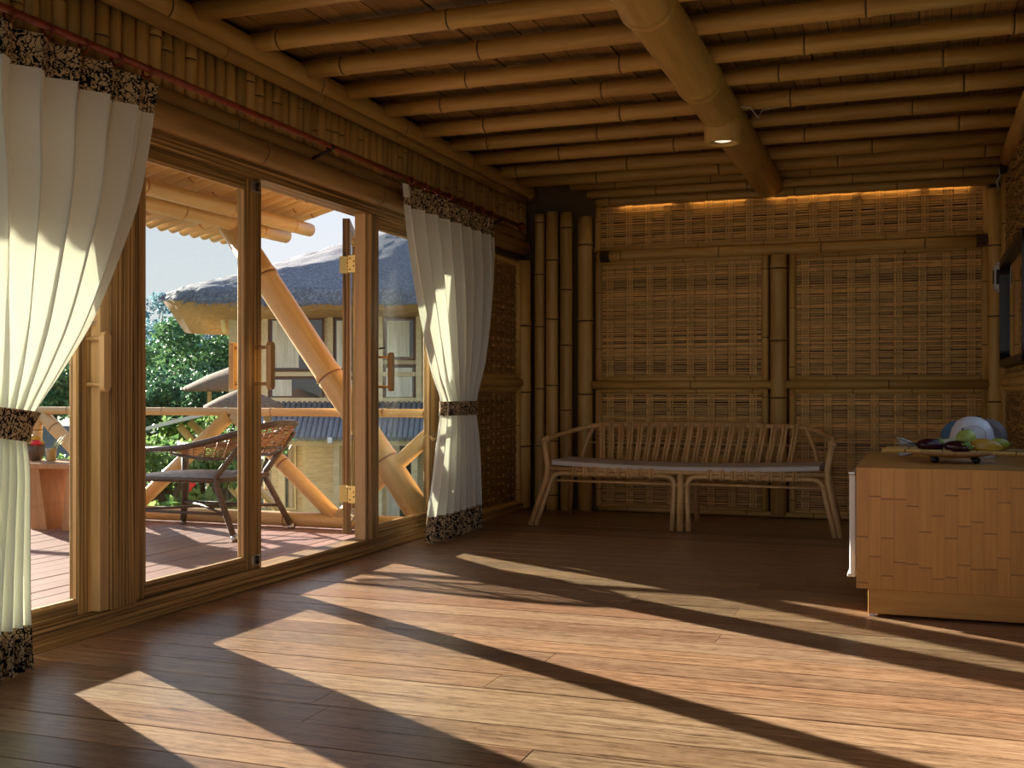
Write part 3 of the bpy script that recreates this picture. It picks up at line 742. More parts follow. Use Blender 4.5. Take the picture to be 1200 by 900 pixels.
def curtain(name, label, left, right, amp, nf, x0, ztop, zhem, zbot, tie, head=0.13, seed=1, tab=False, group=None):
    rr = random.Random(seed)
    ph = [rr.uniform(-0.5, 0.5) for _ in range(nf + 2)]
    wv = [rr.uniform(0.7, 1.3) for _ in range(nf + 2)]
    def S(u, z, push=0.0):
        yl, yr = smooth(left, z), smooth(right, z)
        a = smooth(amp, z)
        k = u * nf
        i = int(k) % (nf + 1); f = k - int(k)
        s = math.sin(2*math.pi*k + ph[i] * math.sin(math.pi*f))
        s = math.copysign(abs(s) ** 0.75, s) * (wv[i] * (1 - f) + wv[i+1] * f)
        c2 = 0.22 * math.sin(4*math.pi*k) * (1.0 / nf)
        uu = min(1, max(0, u + c2 * 0.5))
        sag = 0.0
        dr = 0.02 * math.sin(2.3 * z + 5 * u)
        return Vector((x0 + a * s + dr * a * 6 + push, yl + (yr - yl) * uu, z + sag))
    root = empty(name, (x0, (left[-1][1] + right[-1][1]) / 2, zbot), label, 'curtain', group)
    def sheet(nm, za, zb, mat, push, nz):
        mb = MB(); nu = nf * 16
        vs_ = [S(i / nu, za + (zb - za) * j / nz, push) for j in range(nz + 1) for i in range(nu + 1)]
        fs = [(j*(nu+1)+i, j*(nu+1)+i+1, (j+1)*(nu+1)+i+1, (j+1)*(nu+1)+i) for j in range(nz) for i in range(nu)]
        mb.add(vs_, fs, 0, True)
        return mb.build(nm, mat, root)
    sheet('curtain_cloth', ztop - head, zhem, M['curtain'], 0.0, 70)
    sheet('heading_band', ztop, ztop - head - 0.004, M['batik'], 0.002, 5)
    sheet('hem_band', zhem + 0.004, zbot, M['batik'], 0.002, 6)
    if tab:
        mb = MB(); n = 8
        vs_ = [S(0.075 * i / n, ztop - 0.085 * j, 0.005) for j in (0, 1) for i in range(n + 1)]
        mb.add(vs_, [(i, i + 1, n + 2 + i, n + 1 + i) for i in range(n)], 0, True); mb.build('plain_patch', M['curtain'], root)
    # tie-back: a flat patterned sash wrapped round the gathered cloth
    z0, z1, tilt = tie
    mb = MB(); n = 28; vs_ = []
    for q, zq in enumerate((z1, (z0 + z1) / 2, z0)):
        yl, yr = smooth(left, zq), smooth(right, zq)
        cy, ry = (yl + yr) / 2, (yr - yl) / 2 + 0.012
        rx = smooth(amp, zq) * 1.15 + 0.022
        for i in range(n):
            t = 2*math.pi*i/n
            yy_ = cy + ry * math.cos(t)
            vs_.append((x0 + rx * math.sin(t), yy_, zq + tilt * math.cos(t)))
    fs = [(q*n+i, q*n+(i+1) % n, (q+1)*n+(i+1) % n, (q+1)*n+i) for q in range(2) for i in range(n)]
    mb.add(vs_, fs, 0, True); mb.build('tie_back', M['batik'], root)
    # rings on the rod
    yl, yr = smooth(left, ztop), smooth(right, ztop)
    for k in range(nf):
        yk = yl + (yr - yl) * (k + 0.55) / nf
        mb = MB()
        mb.tube([(math.cos(t) * 0.026, 0.0, math.sin(t) * 0.026) for t in [2*math.pi*i/14 for i in range(14)]], 0.006, 6, closed=True)
        mb.build('curtain_ring', M['red_rod'], root, (RX, yk, RZ - 0.008))
    return root
CX = -3.125
def eY(px, py): p = at_x(px, py, CX); return (p.z, p.y)
Rt = [eY(186, 92), eY(176, 170), eY(163, 235), eY(140, 300), eY(108, 375), eY(72, 435), eY(46, 474), eY(30, 505), eY(33, 545), eY(35, 640), eY(38, 735), eY(42, 800)]
Lf = [(2.39, 2.30), (2.1, 2.33), (1.8, 2.45), (1.4, 2.66), (1.1, 2.90), (0.98, 2.99), (0.90, 3.00), (0.80, 2.97), (0.5, 2.88), (0.2, 2.80), (0.0, 2.78)]
Rt[0] = (2.39, Rt[0][1])
curtain('curtain', 'cream curtain with batik heading, tied back at the left edge of the doors', Lf, Rt,
        [(2.39, 0.030), (2.2, 0.036), (1.8, 0.045), (1.3, 0.045), (0.98, 0.034), (0.9, 0.034), (0.7, 0.045), (0.3, 0.052), (0.0, 0.052)], 9, CX, 2.395, 0.175, 0.012, (0.875, 0.985, -0.02), seed=4, group='cream curtains at the glass doors')
Rr = [eY(579, 272), eY(580, 300), eY(576, 360), eY(568, 420), eY(557, 466), eY(556, 482), eY(560, 520), eY(563, 570), eY(565, 625)]
Lr = [eY(471, 225), eY(477, 270), eY(484, 320), eY(496, 390), eY(508, 440), eY(518, 468), eY(518, 484), eY(513, 520), eY(508, 560), eY(503, 597), eY(499, 625)]
Rr[0] = (2.39, Rr[0][1]); Lr[0] = (2.39, Lr[0][1])
curtain('curtain', 'cream curtain with batik hem, tied back beside the woven corner wall', Lr, Rr,
        [(2.39, 0.026), (2.2, 0.034), (1.8, 0.050), (1.3, 0.055), (0.98, 0.045), (0.9, 0.045), (0.7, 0.055), (0.3, 0.062), (0.0, 0.062)], 8, CX, 2.395, 0.185, 0.012, (0.875, 0.975, 0.0), seed=9, tab=True, group='cream curtains at the glass doors')

# ================================================================== CEILING DOWNLIGHT
lx, ly = BX + 0.02, 6.83
lamp = empty('ceiling_downlight', (lx, ly, 2.57), 'short bamboo cylinder downlight hanging under the big ceiling beam', 'lamp')
mb = MB(); mb.lathe([(0.112, 0.14), (0.114, 0.005), (0.110, 0.0), (0.088, 0.0), (0.085, 0.012), (0.085, 0.10)], 28); mb.build('lamp_housing', M['bamboo'], lamp, (lx, ly, 2.565))
mb = MB(); mb.lathe([(0.085, 0.0), (0.06, 0.004), (0.055, -0.004), (0.050, 0.0)], 24, mi=0); mb.build('lamp_rim', M['paper'], lamp, (lx, ly, 2.585))
mb = MB(); mb.lathe([(0.052, 0.0), (0.03, -0.006), (0.001, -0.008)], 20); mb.build('lamp_lens', M['lens'], lamp, (lx, ly, 2.583))
mb = MB(); mb.tube([(lx, ly + 0.02, 2.80), (lx + 0.16, ly + 0.03, 2.78), (lx + 0.19, ly + 0.16, 2.745), (lx + 0.21, ly + 0.2, 2.80), (lx + 0.5, ly + 0.25, 2.835)], 0.004, 6); mb.build('lamp_cable', M['paper'], lamp)
# warm strip light tucked behind the lowest wall-top pole
ls = empty('strip_light', (-1.2, yb - 0.03, 2.668), 'warm strip light glowing along the top of the back wall', 'light')
for (a, b) in ((-2.42, -1.95), (-1.80, -1.35), (-1.15, -0.45), (-0.40, 0.02), (0.10, 0.40)):
    mb = MB(); mb.box((a, yb - 0.034, 2.664), (b, yb - 0.022, 2.672)); mb.build('strip_segment', M['led'], ls)

# ================================================================== RATTAN BENCH
bn = empty('rattan_bench', (-1.66, 8.5, 0.0), 'long rattan bench with spindle back and thin pale cushion against the back wall', 'bench')
RT = M['rattan']
yf, yk = 8.24, 8.80
def rat(name, pts, r=0.016, n=8, parent=bn):
    # local origin near the first point keeps the grain running
    mb = MB(); p0 = Vector(pts[0]); mb.tube([Vector(p) - p0 for p in pts], r, n); return mb.build(name, RT, parent, p0)
def bez(a, b, c, d, n=10):
    a, b, c, d = map(Vector, (a, b, c, d)); out = []
    for i in range(n + 1):
        t = i / n; out.append(a*(1-t)**3 + b*3*t*(1-t)**2 + c*3*t*t*(1-t) + d*t**3)
    return out
SZ = 0.445
sl, sr, sm = -2.70, -0.60, -1.655
# front seat rails: upper and lower with wraps between
fr = rat('seat_rail', [(sl, yf, SZ), (sm, yf - 0.005, SZ - 0.008), (sr, yf, SZ)], 0.017)
for (a, b) in ((sl, sm), (sm, sr)):
    i0, i1 = (a + 0.03, b - 0.06) if a == sl else (a + 0.06, b - 0.03)
    # arched brace: foot - bend - under rail - bend - foot
    lf = (-2.79, yf - 0.03, 0.0) if a == sl else (sm + 0.062, yf - 0.02, 0.0)
    rf = (sm - 0.062, yf - 0.02, 0.0) if a == sl else (-0.54, yf - 0.03, 0.0)
    A, B = Vector(lf), Vector(rf)
    kl = Vector((a + (0.02 if a == sl else 0.05), yf, 0.33)); kr = Vector((b - (0.05 if a == sl else 0.02), yf, 0.33))
    pts = [A + (kl - A) * t for t in (0, 0.5)] + bez(kl, kl + (kl - A) * 0.28, Vector((kl.x + 0.06, yf, SZ - 0.036)), Vector((kl.x + 0.22, yf, SZ - 0.036)), 8)
    pts += bez(Vector((kr.x - 0.22, yf, SZ - 0.036)), Vector((kr.x - 0.06, yf, SZ - 0.036)), kr + (kr - B) * 0.28, kr, 8) + [B + (kr - B) * t for t in (0.5, 0)]
    rat('arch_brace', pts, 0.0185)
    n = 8
    for k in range(n):
        x = a + 0.22 + (b - a - 0.44) * k / (n - 1)
        for s in (-0.011, 0.011):
            mb = MB()
            mb.tube([(0, math.cos(t) * 0.021, -0.018 + math.sin(t) * 0.036) for t in [2*math.pi*i/12 for i in range(12)]], 0.009, 6, closed=True)
            mb.build('binding', RT, bn, (x + s, yf, SZ - 0.002))
    rat('stretcher', [(a + 0.07, yf + 0.01, 0.352), (b - 0.03, yf + 0.01, 0.345)], 0.009)
    rat('seat_rail', [(a, yk, SZ), (b, yk, SZ)], 0.013)
# end legs lean outward and run up into the arms
for s, xs in ((-1, sl), (1, sr)):
    foot = Vector((-2.835 if s < 0 else -0.50, yf - 0.03, 0.0))
    arm = Vector((xs + s * 0.035, yf + 0.02, 0.655))
    rat('leg', [foot, Vector((xs - s * 0.005 + s * 0.02, yf, SZ - 0.08)), Vector((xs + s * 0.005, yf, SZ + 0.02)), Vector((xs + s * 0.02, yf + 0.005, 0.56)), arm], [0.023, 0.022, 0.022, 0.024, 0.026])
    rat('leg', [Vector((xs + s * 0.05, yk + 0.20, 0.0)), Vector((xs - s * 0.02, yk + 0.02, SZ - 0.05)), Vector((xs - s * 0.06, yk, SZ))], 0.016)
    rat('seat_rail', [(xs, yf, SZ), (xs - s * 0.03, yk, SZ)], 0.013)
    rat('back_post', [Vector((xs - s * 0.10, yk, SZ)), Vector((xs - s * 0.13, yk + 0.02, 0.60)), Vector((xs - s * 0.20, yk + 0.05, 0.755))], 0.017)
    # side knuckle joining the two front legs
    rat('binding', [(xs + s * 0.045, yf, 0.352), (xs - s * 0.02, yf, 0.352)], 0.012)
    mb = MB()
    for k in range(4):
        c = Vector((xs + s * 0.035, yf + 0.03 + k * 0.02, 0.655 + k * 0.004))
        mb.tube([c + Vector((math.cos(t) * 0.024, 0, math.sin(t) * 0.024)) for t in [2*math.pi*i/10 for i in range(10)]], 0.008, 6, closed=True)
    mb.build('binding', RT, bn)
# middle legs, front and rear
for yo, z1 in ((yf - 0.02, SZ - 0.012), (yk + 0.12, SZ - 0.01)):
    rat('leg', [(sm, yo - (0.012 if yo < 8.5 else 0), 0.0), (sm, yf if yo < 8.5 else yk, z1)], 0.025)
rat('binding', [(sm - 0.075, yf, 0.342), (sm + 0.075, yf, 0.342)], 0.012)
# top hoop: arm - curve - back rail - curve - arm
top = [(sl - 0.035, yf + 0.015, 0.655), (sl - 0.03, yf + 0.25, 0.685), (sl + 0.04, yk - 0.12, 0.715)]
top += bez((sl + 0.06, yk - 0.06, 0.725), (sl + 0.12, yk + 0.04, 0.75), (sl + 0.20, yk + 0.06, 0.765), (sl + 0.32, yk + 0.06, 0.772), 6)
top += [(sm, yk + 0.06, 0.776)]
top += bez((sr - 0.32, yk + 0.06, 0.772), (sr - 0.20, yk + 0.06, 0.765), (sr - 0.12, yk + 0.04, 0.75), (sr - 0.06, yk - 0.06, 0.725), 6)
top += [(sr - 0.04, yk - 0.12, 0.715), (sr + 0.03, yf + 0.25, 0.695), (sr + 0.035, yf + 0.015, 0.665)]
rat('top_rail', top, 0.019)
rat('back_rail', [(sl + 0.12, yk + 0.035, 0.625), (sr - 0.12, yk + 0.035, 0.625)], 0.007)
rat('back_post', [(sm - 0.07, yk, SZ), (sm - 0.04, yk + 0.06, 0.765)], 0.017)
ns = 20
for k in range(ns):
    t = k / (ns - 1)
    xt = sl + 0.27 + (sr - sl - 0.54) * t
    lean = -0.055 + 0.03 * abs(2*t - 1) + (0.11 if t < 0.10 else 0.04 if t < 0.16 else 0)
    xb = xt + (lean if t > 0 else 0.06)
    xb = xt - 0.055 * min(1, (t - 0.08) * 4)
    for s in (-0.0125, 0.0125):
        rat('spindle', [(xt + s, yk + 0.045, 0.785), (xt * 0.6 + xb * 0.4 + s, yk + 0.03, 0.64), (xb + s, yk - 0.005, SZ + 0.01)], 0.0122, 6)
# cushion, slightly sagging in the middle
mb = MB(); nu = 30
def cz(t): return 0.012 - 0.030 * math.sin(math.pi * t) ** 0.9
ring = [(-0.25, 0.0), (-0.258, 0.006), (-0.258, 0.032), (-0.25, 0.038), (0.25, 0.038), (0.258, 0.032), (0.258, 0.006), (0.25, 0.0)]
vs_ = []
for i in range(nu + 1):
    t = i / nu
    for (a, b) in ring: vs_.append((sl + 0.035 + (sr - sl - 0.085) * t, yf + 0.25 + a, SZ + 0.016 + b + cz(t)))
k = len(ring)
mb.add(vs_, [(i*k+j, i*k+(j+1) % k, (i+1)*k+(j+1) % k, (i+1)*k+j) for i in range(nu) for j in range(k)], 0, False)
mb.f.append(list(range(k))); mb.m.append(0); mb.smooth.append(False)
mb.f.append([nu*k + j for j in range(k)][::-1]); mb.m.append(0); mb.smooth.append(False)
mb.build('cushion', M['cushion'], bn)

# ================================================================== COUNTER CABINET
cx0, cy0, cx1, cy1, ct = -0.262, 5.43, 0.62, 6.75, 0.692
cb = empty('counter_cabinet', ((cx0 + cx1) / 2, (cy0 + cy1) / 2, 0.0), 'low bamboo block counter cabinet with a white front at the right wall', 'cabinet')
box('body', (cx0 + 0.02, cy0 + 0.02, 0.127), (cx1, cy1, ct - 0.02), M['ply'], cb)
box('counter_top', (cx0, cy0 + 0.001, ct - 0.02), (cx1, cy1, ct), M['ply_x'], cb, bevel=0.0015)
box('plinth', (cx0 + 0.052, cy0 + 0.003, 0.012), (cx1, cy1, 0.127), M['ply_x'], cb, bevel=0.002)
box('foot', (cx0 + 0.057, cy0 + 0.006, 0.0), (cx0 + 0.085, cy0 + 0.03, 0.012), M['paper'], cb)
box('foot', (cx1 - 0.06, cy0 + 0.01, 0.0), (cx1 - 0.03, cy0 + 0.04, 0.012), M['paper'], cb)
nst = 16; sw = (cx1 - cx0) / nst
for k in range(nst):
    zs = [0.127]
    z = 0.127 + rnd.uniform(0.03, 0.18)
    while z < ct - 0.05: zs.append(z); z += rnd.uniform(0.16, 0.3)
    zs.append(ct - 0.0015)
    for za, zb2 in zip(zs[:-1], zs[1:]):
        o = box('ply_block', (cx0 + k*sw + 0.0003, cy0, za + 0.0003), (cx0 + (k+1)*sw - 0.0003, cy0 + 0.02, zb2 - 0.0003), M['ply'], cb)
        if zb2 < ct - 0.03:
            mb = MB(); mb.box((cx0 + k*sw + 0.001, cy0 - 0.0006, zb2 - 0.006), (cx0 + (k+1)*sw - 0.001, cy0 + 0.004, zb2 - 0.001)); mb.build('knuckle_line', M['ply_node'], o)
wd = box('white_front', (cx0 - 0.032, cy0 + 0.02, 0.19), (cx0 - 0.002, cy1 - 0.03, ct - 0.035), M['white'], cb, bevel=0.006)
box('front_lip', (cx0 - 0.042, cy0 + 0.02, 0.175), (cx0 - 0.004, cy1 - 0.03, 0.19), M['white'], wd, bevel=0.005)
box('front_lip', (cx0 - 0.036, cy0 + 0.02, ct - 0.035), (cx0 - 0.004, cy0 + 0.06, ct - 0.022), M['steel'], wd, bevel=0.003)

# ---- things on the counter
tx, ty = 0.185, 5.98
tr = empty('fruit_tray', (tx, ty, ct), 'shallow bamboo tray on black knob feet standing on the counter', 'tray')
mb = MB()
mb.lathe([(0.005, 0.028), (0.12, 0.030), (0.185, 0.045), (0.20, 0.060), (0.196, 0.062), (0.18, 0.050), (0.115, 0.036), (0.005, 0.034)], 32); mb.build('dish', M['light_wood'], tr, (tx, ty, ct))
pole('carrying_pole', (tx - 0.345, ty - 0.10, ct + 0.060), (tx + 0.335, ty - 0.10, ct + 0.052), 0.010, tr, step=0.16, sides=8)
pole('carrying_pole', (tx - 0.33, ty + 0.12, ct + 0.060), (tx + 0.33, ty + 0.12, ct + 0.055), 0.010, tr, step=0.16, sides=8)
for sx in (-0.095, 0.095):
    for sy in (-0.09, 0.09):
        mb = MB(); mb.ball((0, 0, 0.016), 0.020, 12, sz=0.8); mb.build('foot', M['black'], tr, (tx + sx, ty + sy, ct))
def eggplant(px, py, Y, ln, r, rz, label):
    p = at_y(px, py, Y)
    o = empty('eggplant', p, label, 'eggplant', 'eggplants on the tray', rz=0)
    mb = MB()
    prof = [(0.001, 0.0)] + [(r * math.sin(math.pi * (0.06 + 0.88 * t)) ** 0.6 * (1 - 0.18 * t), ln * t) for t in [i / 10 for i in range(1, 10)]] + [(0.001, ln)]
    mb.lathe(prof, 16)
    q = Quaternion((0, 0, 1), rz) @ Quaternion((0, 1, 0), R(86))
    off = q @ Vector((0, 0, -ln / 2))
    mb.build('flesh', M['eggplant'], o, p + off, q)
    mb = MB()
    base = q @ Vector((0, 0, -ln * 0.47))
    for k in range(6):
        a = k * 1.047
        d1_ = q @ Vector((math.cos(a) * r * 0.8, math.sin(a) * r * 0.8, -ln * 0.22)); d1_.z = max(d1_.z, -r*0.6)
        mb.tube([base, base * 0.5 + d1_ * 0.5 + Vector((0, 0, 0.012)), d1_ + Vector((0, 0, 0.006))], [0.008, 0.011, 0.003], 6)
    mb.tube([base, base * 1.22 + Vector((0, 0, 0.014))], [0.009, 0.006], 7)
    mb.build('calyx', M['leafcap'], o, p)
eggplant(1090, 521.5, 5.92, 0.145, 0.036, R(200), 'dark purple eggplant at the left end of the tray')
eggplant(1122, 524, 5.88, 0.145, 0.035, R(150), 'dark purple eggplant in the middle of the tray under the green fruit')
p = at_y(1132, 513.5, 5.97)
fruit = empty('green_fruit', p, 'round yellow-green fruit on top of the eggplants', 'fruit')
mb = MB(); mb.lathe([(0.001, -0.045), (0.028, -0.042), (0.046, -0.018), (0.048, 0.005), (0.036, 0.032), (0.014, 0.042), (0.004, 0.037), (0.001, 0.035)], 18)
mb.build('flesh', M['guava'], fruit, p, Quaternion((0, 1, 0), R(-18)))
mb = MB(); mb.tube([(-0.012, 0, 0.034), (-0.016, 0, 0.050)], [0.004, 0.006], 6); mb.build('stem', M['node'], fruit, p)
p = at_y(1155, 523, 5.92)
fruit = empty('yellow_fruit', p, 'long orange-yellow ribbed fruit at the right end of the tray', 'fruit')
mb = MB()
nn = 20; prof = [(-0.078, 0.002), (-0.068, 0.018), (-0.04, 0.032), (0.0, 0.036), (0.04, 0.030), (0.068, 0.014), (0.080, 0.003)]
vs_ = []
for (x, r) in prof:
    for j in range(nn):
        a = 2*math.pi*j/nn; q = r * (1 + 0.10 * math.cos(5 * a))
        vs_.append((x, q * math.cos(a), q * math.sin(a)))
mb.add(vs_, [(i*nn+j, (i+1)*nn+j, (i+1)*nn+(j+1) % nn, i*nn+(j+1) % nn) for i in range(len(prof)-1) for j in range(nn)], 0, True)
mb.build('flesh', M['papaya'], fruit, p, Quaternion((0, 1, 0), R(6)))
mb = MB(); mb.tube([(-0.076, 0, 0.008), (-0.095, 0, 0.014)], [0.006, 0.004], 6); mb.build('stem', M['leafcap'], fruit, p)
p = at_y(1170, 521, 6.10)
fruit = empty('lime_fruit', p, 'pale lime-green fruit half hidden behind the orange-yellow one', 'fruit')
mb = MB(); mb.ball((0, 0, 0), 0.042, 14, sx=1.3, sz=0.75); mb.build('flesh', M['lime'], fruit, p)
mb = MB(); mb.tube([(0.05, 0, 0.005), (0.064, 0, 0.010)], 0.004, 6); mb.build('stem', M['leafcap'], fruit, p)
# sprig of spring onion across the tray
p = at_y(1105, 517, 6.02)
so = empty('spring_onion', p, 'bunch of pale spring onion stalks behind the eggplants', 'vegetable')
for k in range(6):
    mb = MB(); a = -0.10 + 0.012 * k
    mb.tube([(-0.09, 0.01 * k, -0.012 + 0.003 * k), (0.0, 0.008 * k, -0.006 + 0.002 * k), (0.085, 0.012 * k - 0.02, -0.004 + 0.004 * k)], [0.003, 0.005, 0.006], 6)
    mb.build('stalk', M['lime'] if k % 2 else M['paper'], so, p)
# plates and dome behind
p = at_y(1139, 520, 6.42)
dm = empty('white_dome_cover', (p.x, p.y, ct), 'white glazed dome cover standing behind the fruit', 'dish cover')
mb = MB(); mb.lathe([(0.112, 0.0), (0.118, 0.008), (0.116, 0.04), (0.113, 0.11), (0.103, 0.155), (0.078, 0.195), (0.04, 0.217), (0.001, 0.222)], 28); mb.build('dome', M['ceramic'], dm, (p.x, p.y, ct))
mb = MB(); mb.tube([(p.x + 0.066 * math.cos(t), p.y - 0.100 - 0.010 * math.sin(t), ct + 0.120 + 0.055 * math.sin(t)) for t in [2*math.pi*i/20 for i in range(20)]], 0.004, 6, closed=True); mb.build('rim_ring', M['ceramic'], dm)
def plate(px, Y, r, mat, label):
    q = at_y(px, 520, Y)
    o = empty('plate', (q.x, q.y, ct), label, 'plate', 'plates leaning at the back of the counter')
    mb = MB(); mb.lathe([(0.001, 0.0), (r*0.6, 0.0), (r*0.7, 0.010), (r, 0.022), (r*0.99, 0.027), (r*0.68, 0.014), (0.001, 0.006)], 30)
    mb.build('dish', mat, o, (q.x, q.y, ct + r * 0.985), Quaternion((1, 0, 0), R(80)))
    mb = MB(); mb.box((q.x - 0.05, q.y - 0.03, ct), (q.x + 0.05, q.y + 0.05, ct + 0.012)); mb.build('plate_stand', M['black'], o)
plate(1124, 6.56, 0.098, M['blue_cer'], 'blue-grey plate standing left behind the white dome cover')
plate(1157, 6.66, 0.102, M['grey_cer'], 'dark grey plate standing right behind the white dome cover')
p = at_y(1085, 524, 6.30)
nb = empty('paper_bundle', (p.x, p.y, ct), 'loose bundle of folded white paper napkins at the back of the counter', 'napkins')
for k in range(6):
    mb = MB(); a = rnd.uniform(-0.5, 0.5); w_, d_ = 0.11, 0.06
    vs_ = []
    for i in range(7):
        t = i / 6 - 0.5
        for s in (-1, 1):
            zz = 0.034 + 0.011 * k + 0.020 * math.sin(t * 5 + k) + 0.012 * s * math.sin(k * 2.1)
            vs_.append((t * 2 * w_ * math.cos(a) - s * d_ * math.sin(a), t * 2 * w_ * math.sin(a) + s * d_ * math.cos(a), max(0.004, zz)))
    n2 = len(vs_)
    vs_ += [(x, y, z - 0.002) for x, y, z in vs_]
    fs = [(2*i, 2*i+2, 2*i+3, 2*i+1) for i in range(6)] + [(n2+2*i, n2+2*i+1, n2+2*i+3, n2+2*i+2) for i in range(6)]
    mb.add(vs_, fs, 0, True); mb.build('napkin', M['paper'], nb, (p.x - 0.03, p.y, ct))

# ================================================================== MIRROR AND WALL DEVICE
mr_ = empty('mirror', (XR - 0.02, 8.15, 1.2), 'black framed mirror with rounded corners on the right wall', 'mirror')
mya, myb, mza, mzb = 9.02, 7.1, 1.22, 2.02
def rrect(c, ins, xr_):
    pts = []
    r = 0.10 - ins * 0.5
    for (cy_, cz_, a0) in ((myb + ins + r, mza + ins + r, 180), (mya - ins - r, mza + ins + r, 270), (mya - ins - r, mzb - ins - r, 0), (myb + ins + r, mzb - ins - r, 90)):
        for i in range(7):
            a = R(a0 + 15 * i); pts.append((xr_, cy_ + r * math.cos(a), cz_ + r * math.sin(a)))
    return pts
mb = MB()
ra = rrect(0, 0.0, XR - 0.006); rb_ = rrect(0, 0.005, XR - 0.075); rc_ = rrect(0, 0.055, XR - 0.075); rd_ = rrect(0, 0.06, XR - 0.035)
k = len(ra)
mb.add(ra + rb_ + rc_ + rd_, [(q*k+i, q*k+(i+1) % k, (q+1)*k+(i+1) % k, (q+1)*k+i) for q in range(3) for i in range(k)], 0, False)
mb.build('mirror_frame', M['black'], mr_)
mb = MB(); mb.add(rrect(0, 0.055, XR - 0.04), [tuple(range(k))]); mb.build('mirror_glass', M['mirror'], mr_)
p = at_x(1177, 336, XR - 0.06)
dv = empty('wall_sensor', p, 'small white wall device with a dark face beside the mirror', 'device')
yd = 9.24
mb = MB(); mb.box((XR - 0.10, yd - 0.06, 1.80), (XR - 0.02, yd + 0.05, 2.03)); o = mb.build('housing', M['white'], dv)
bm = bmesh.new(); bm.from_mesh(o.data); bmesh.ops.bevel(bm, geom=bm.edges[:], offset=0.025, segments=3, affect='EDGES'); bm.to_mesh(o.data); bm.free()
mb = MB(); mb.box((XR - 0.106, yd - 0.035, 1.87), (XR - 0.098, yd + 0.025, 1.97)); mb.box((XR - 0.085, yd - 0.066, 1.86), (XR - 0.035, yd - 0.058, 1.97)); mb.build('dark_face', M['black'], dv)
mb = MB(); mb.tube([(XR - 0.06, 9.30, 2.60), (XR - 0.075, 9.29, 2.66), (XR - 0.05, 9.29, 2.70), (XR - 0.06, 9.30, 2.76)], 0.006, 6); mb.build('cable', M['paper'], dv)

# ================================================================== TERRACE
deck = box('terrace_deck', (-9.2, 0.0, -0.10), (-3.46, 7.62, -0.03), M['shell'])
tag(deck, 'reddish brown timber terrace deck outside the doors', 'deck', kind='structure')
x = -3.462
while x > -9.2:
    box('deck_board', (x - 0.137, 0.0, -0.03), (x, 7.62, rnd.uniform(-0.002, 0.001)), M['deck'], deck, bevel=0.003)
    x -= 0.142
# railing: two level poles with slanting braces between
YR = 7.45
rl = empty('terrace_railing', (-5.5, YR, 0.0), 'round bamboo railing with slanting braces at the end of the terrace', 'railing')
pole('bottom_pole', (-9.0, YR, 0.062), (-3.395, YR, 0.062), 0.056, rl, BO(), step=1.3, sides=16, seed=71)
pole('hand_rail', (-9.0, YR, 0.885), (-3.395, YR, 0.885), 0.032, rl, BO(), step=1.0, sides=14, seed=72)
xa = [-8.72, -7.85, -6.98, -6.02, -5.06, -4.12, -3.33]
for i in range(len(xa) - 1):
    up = i % 2 == 1
    z0, z1 = (0.09, 0.862) if up else (0.862, 0.09)
    b = xa[i + 1]
    if i == len(xa) - 2: z1 = 0.09 + (0.862 - 0.09) * 0.84 if up else z1
    pole('brace', (xa[i] + 0.02, YR + 0.01, z0), (b - 0.02, YR + 0.01, z1), 0.056, rl, BO(), step=0.75, sides=14, seed=80 + i)
pole('rail_post', (-6.98, YR - 0.02, 0.1), (-6.98, YR - 0.02, 0.87), 0.05, rl, BO(), step=0.5, sides=14, seed=90)
# outer railing along the left side
rl2 = empty('terrace_railing', (-9.0, 4.0, 0.0), 'bamboo railing along the outer edge of the terrace', 'railing')
pole('bottom_pole', (-9.05, 0.2, 0.062), (-9.05, 7.3, 0.062), 0.056, rl2, BO(), step=1.3)
pole('hand_rail', (-9.05, 0.2, 0.885), (-9.05, 7.3, 0.885), 0.032, rl2, BO(), step=1.0)
ya = [0.3, 1.2, 2.1, 3.0, 3.9, 4.8, 5.7, 6.6, 7.25]
for i in range(len(ya) - 1):
    z0, z1 = (0.09, 0.862) if i % 2 == 0 else (0.862, 0.09)
    pole('brace', (-9.05, ya[i] + 0.02, z0), (-9.05, ya[i+1] - 0.02, z1), 0.05, rl2, BO(), step=0.75)
# roof over the terrace: half-round bamboo laid side by side, sloping out
tro = empty('terrace_roof', (-4.4, 5.0, 2.6), 'sloping terrace roof of bamboo laid side by side on two round purlins', 'roof', kind='structure')
yy = 1.6; SL = 0.26
rmes = [pole_mesh('roof_bamboo', 2.38, 0.0585, [rnd.uniform(0.1, 1.1), rnd.uniform(1.3, 2.25)], BO(), 12) for _ in range(9)]
rq = Vector((0, 0, 1)).rotation_difference(Vector((-1, 0, -SL)).normalized())
while yy < 8.34:
    r = 0.074
    link('roof_bamboo', rnd.choice(rmes), tro, (-3.32, yy, 2.555 + SL * 1.58 + rnd.uniform(-0.006, 0.006)), rq @ Quaternion((0, 0, 1), rnd.uniform(0, 6)))
    yy += 0.139
mb = MB(); mb.box((0, 0, 0.035), (2.35, 6.85, 0.05)); mb.build('gap_shade_sheet', M['hollow'], tro, (-3.32, 8.36, 2.555 + SL * 1.58), Quaternion((0, 0, 1), math.pi) @ Quaternion((0, 1, 0), math.atan(SL)))  # added dark sheet, keeps sky out and paints shade into the tube gaps
pole('purlin', (-4.80, 1.5, 2.402), (-4.80, 8.20, 2.405), 0.056, tro, BO(), step=0.95, sides=16, seed=101)
pole('purlin', (-5.00, 1.5, 2.350), (-5.00, 8.15, 2.355), 0.058, tro, BO(), step=1.0, sides=16, seed=102)
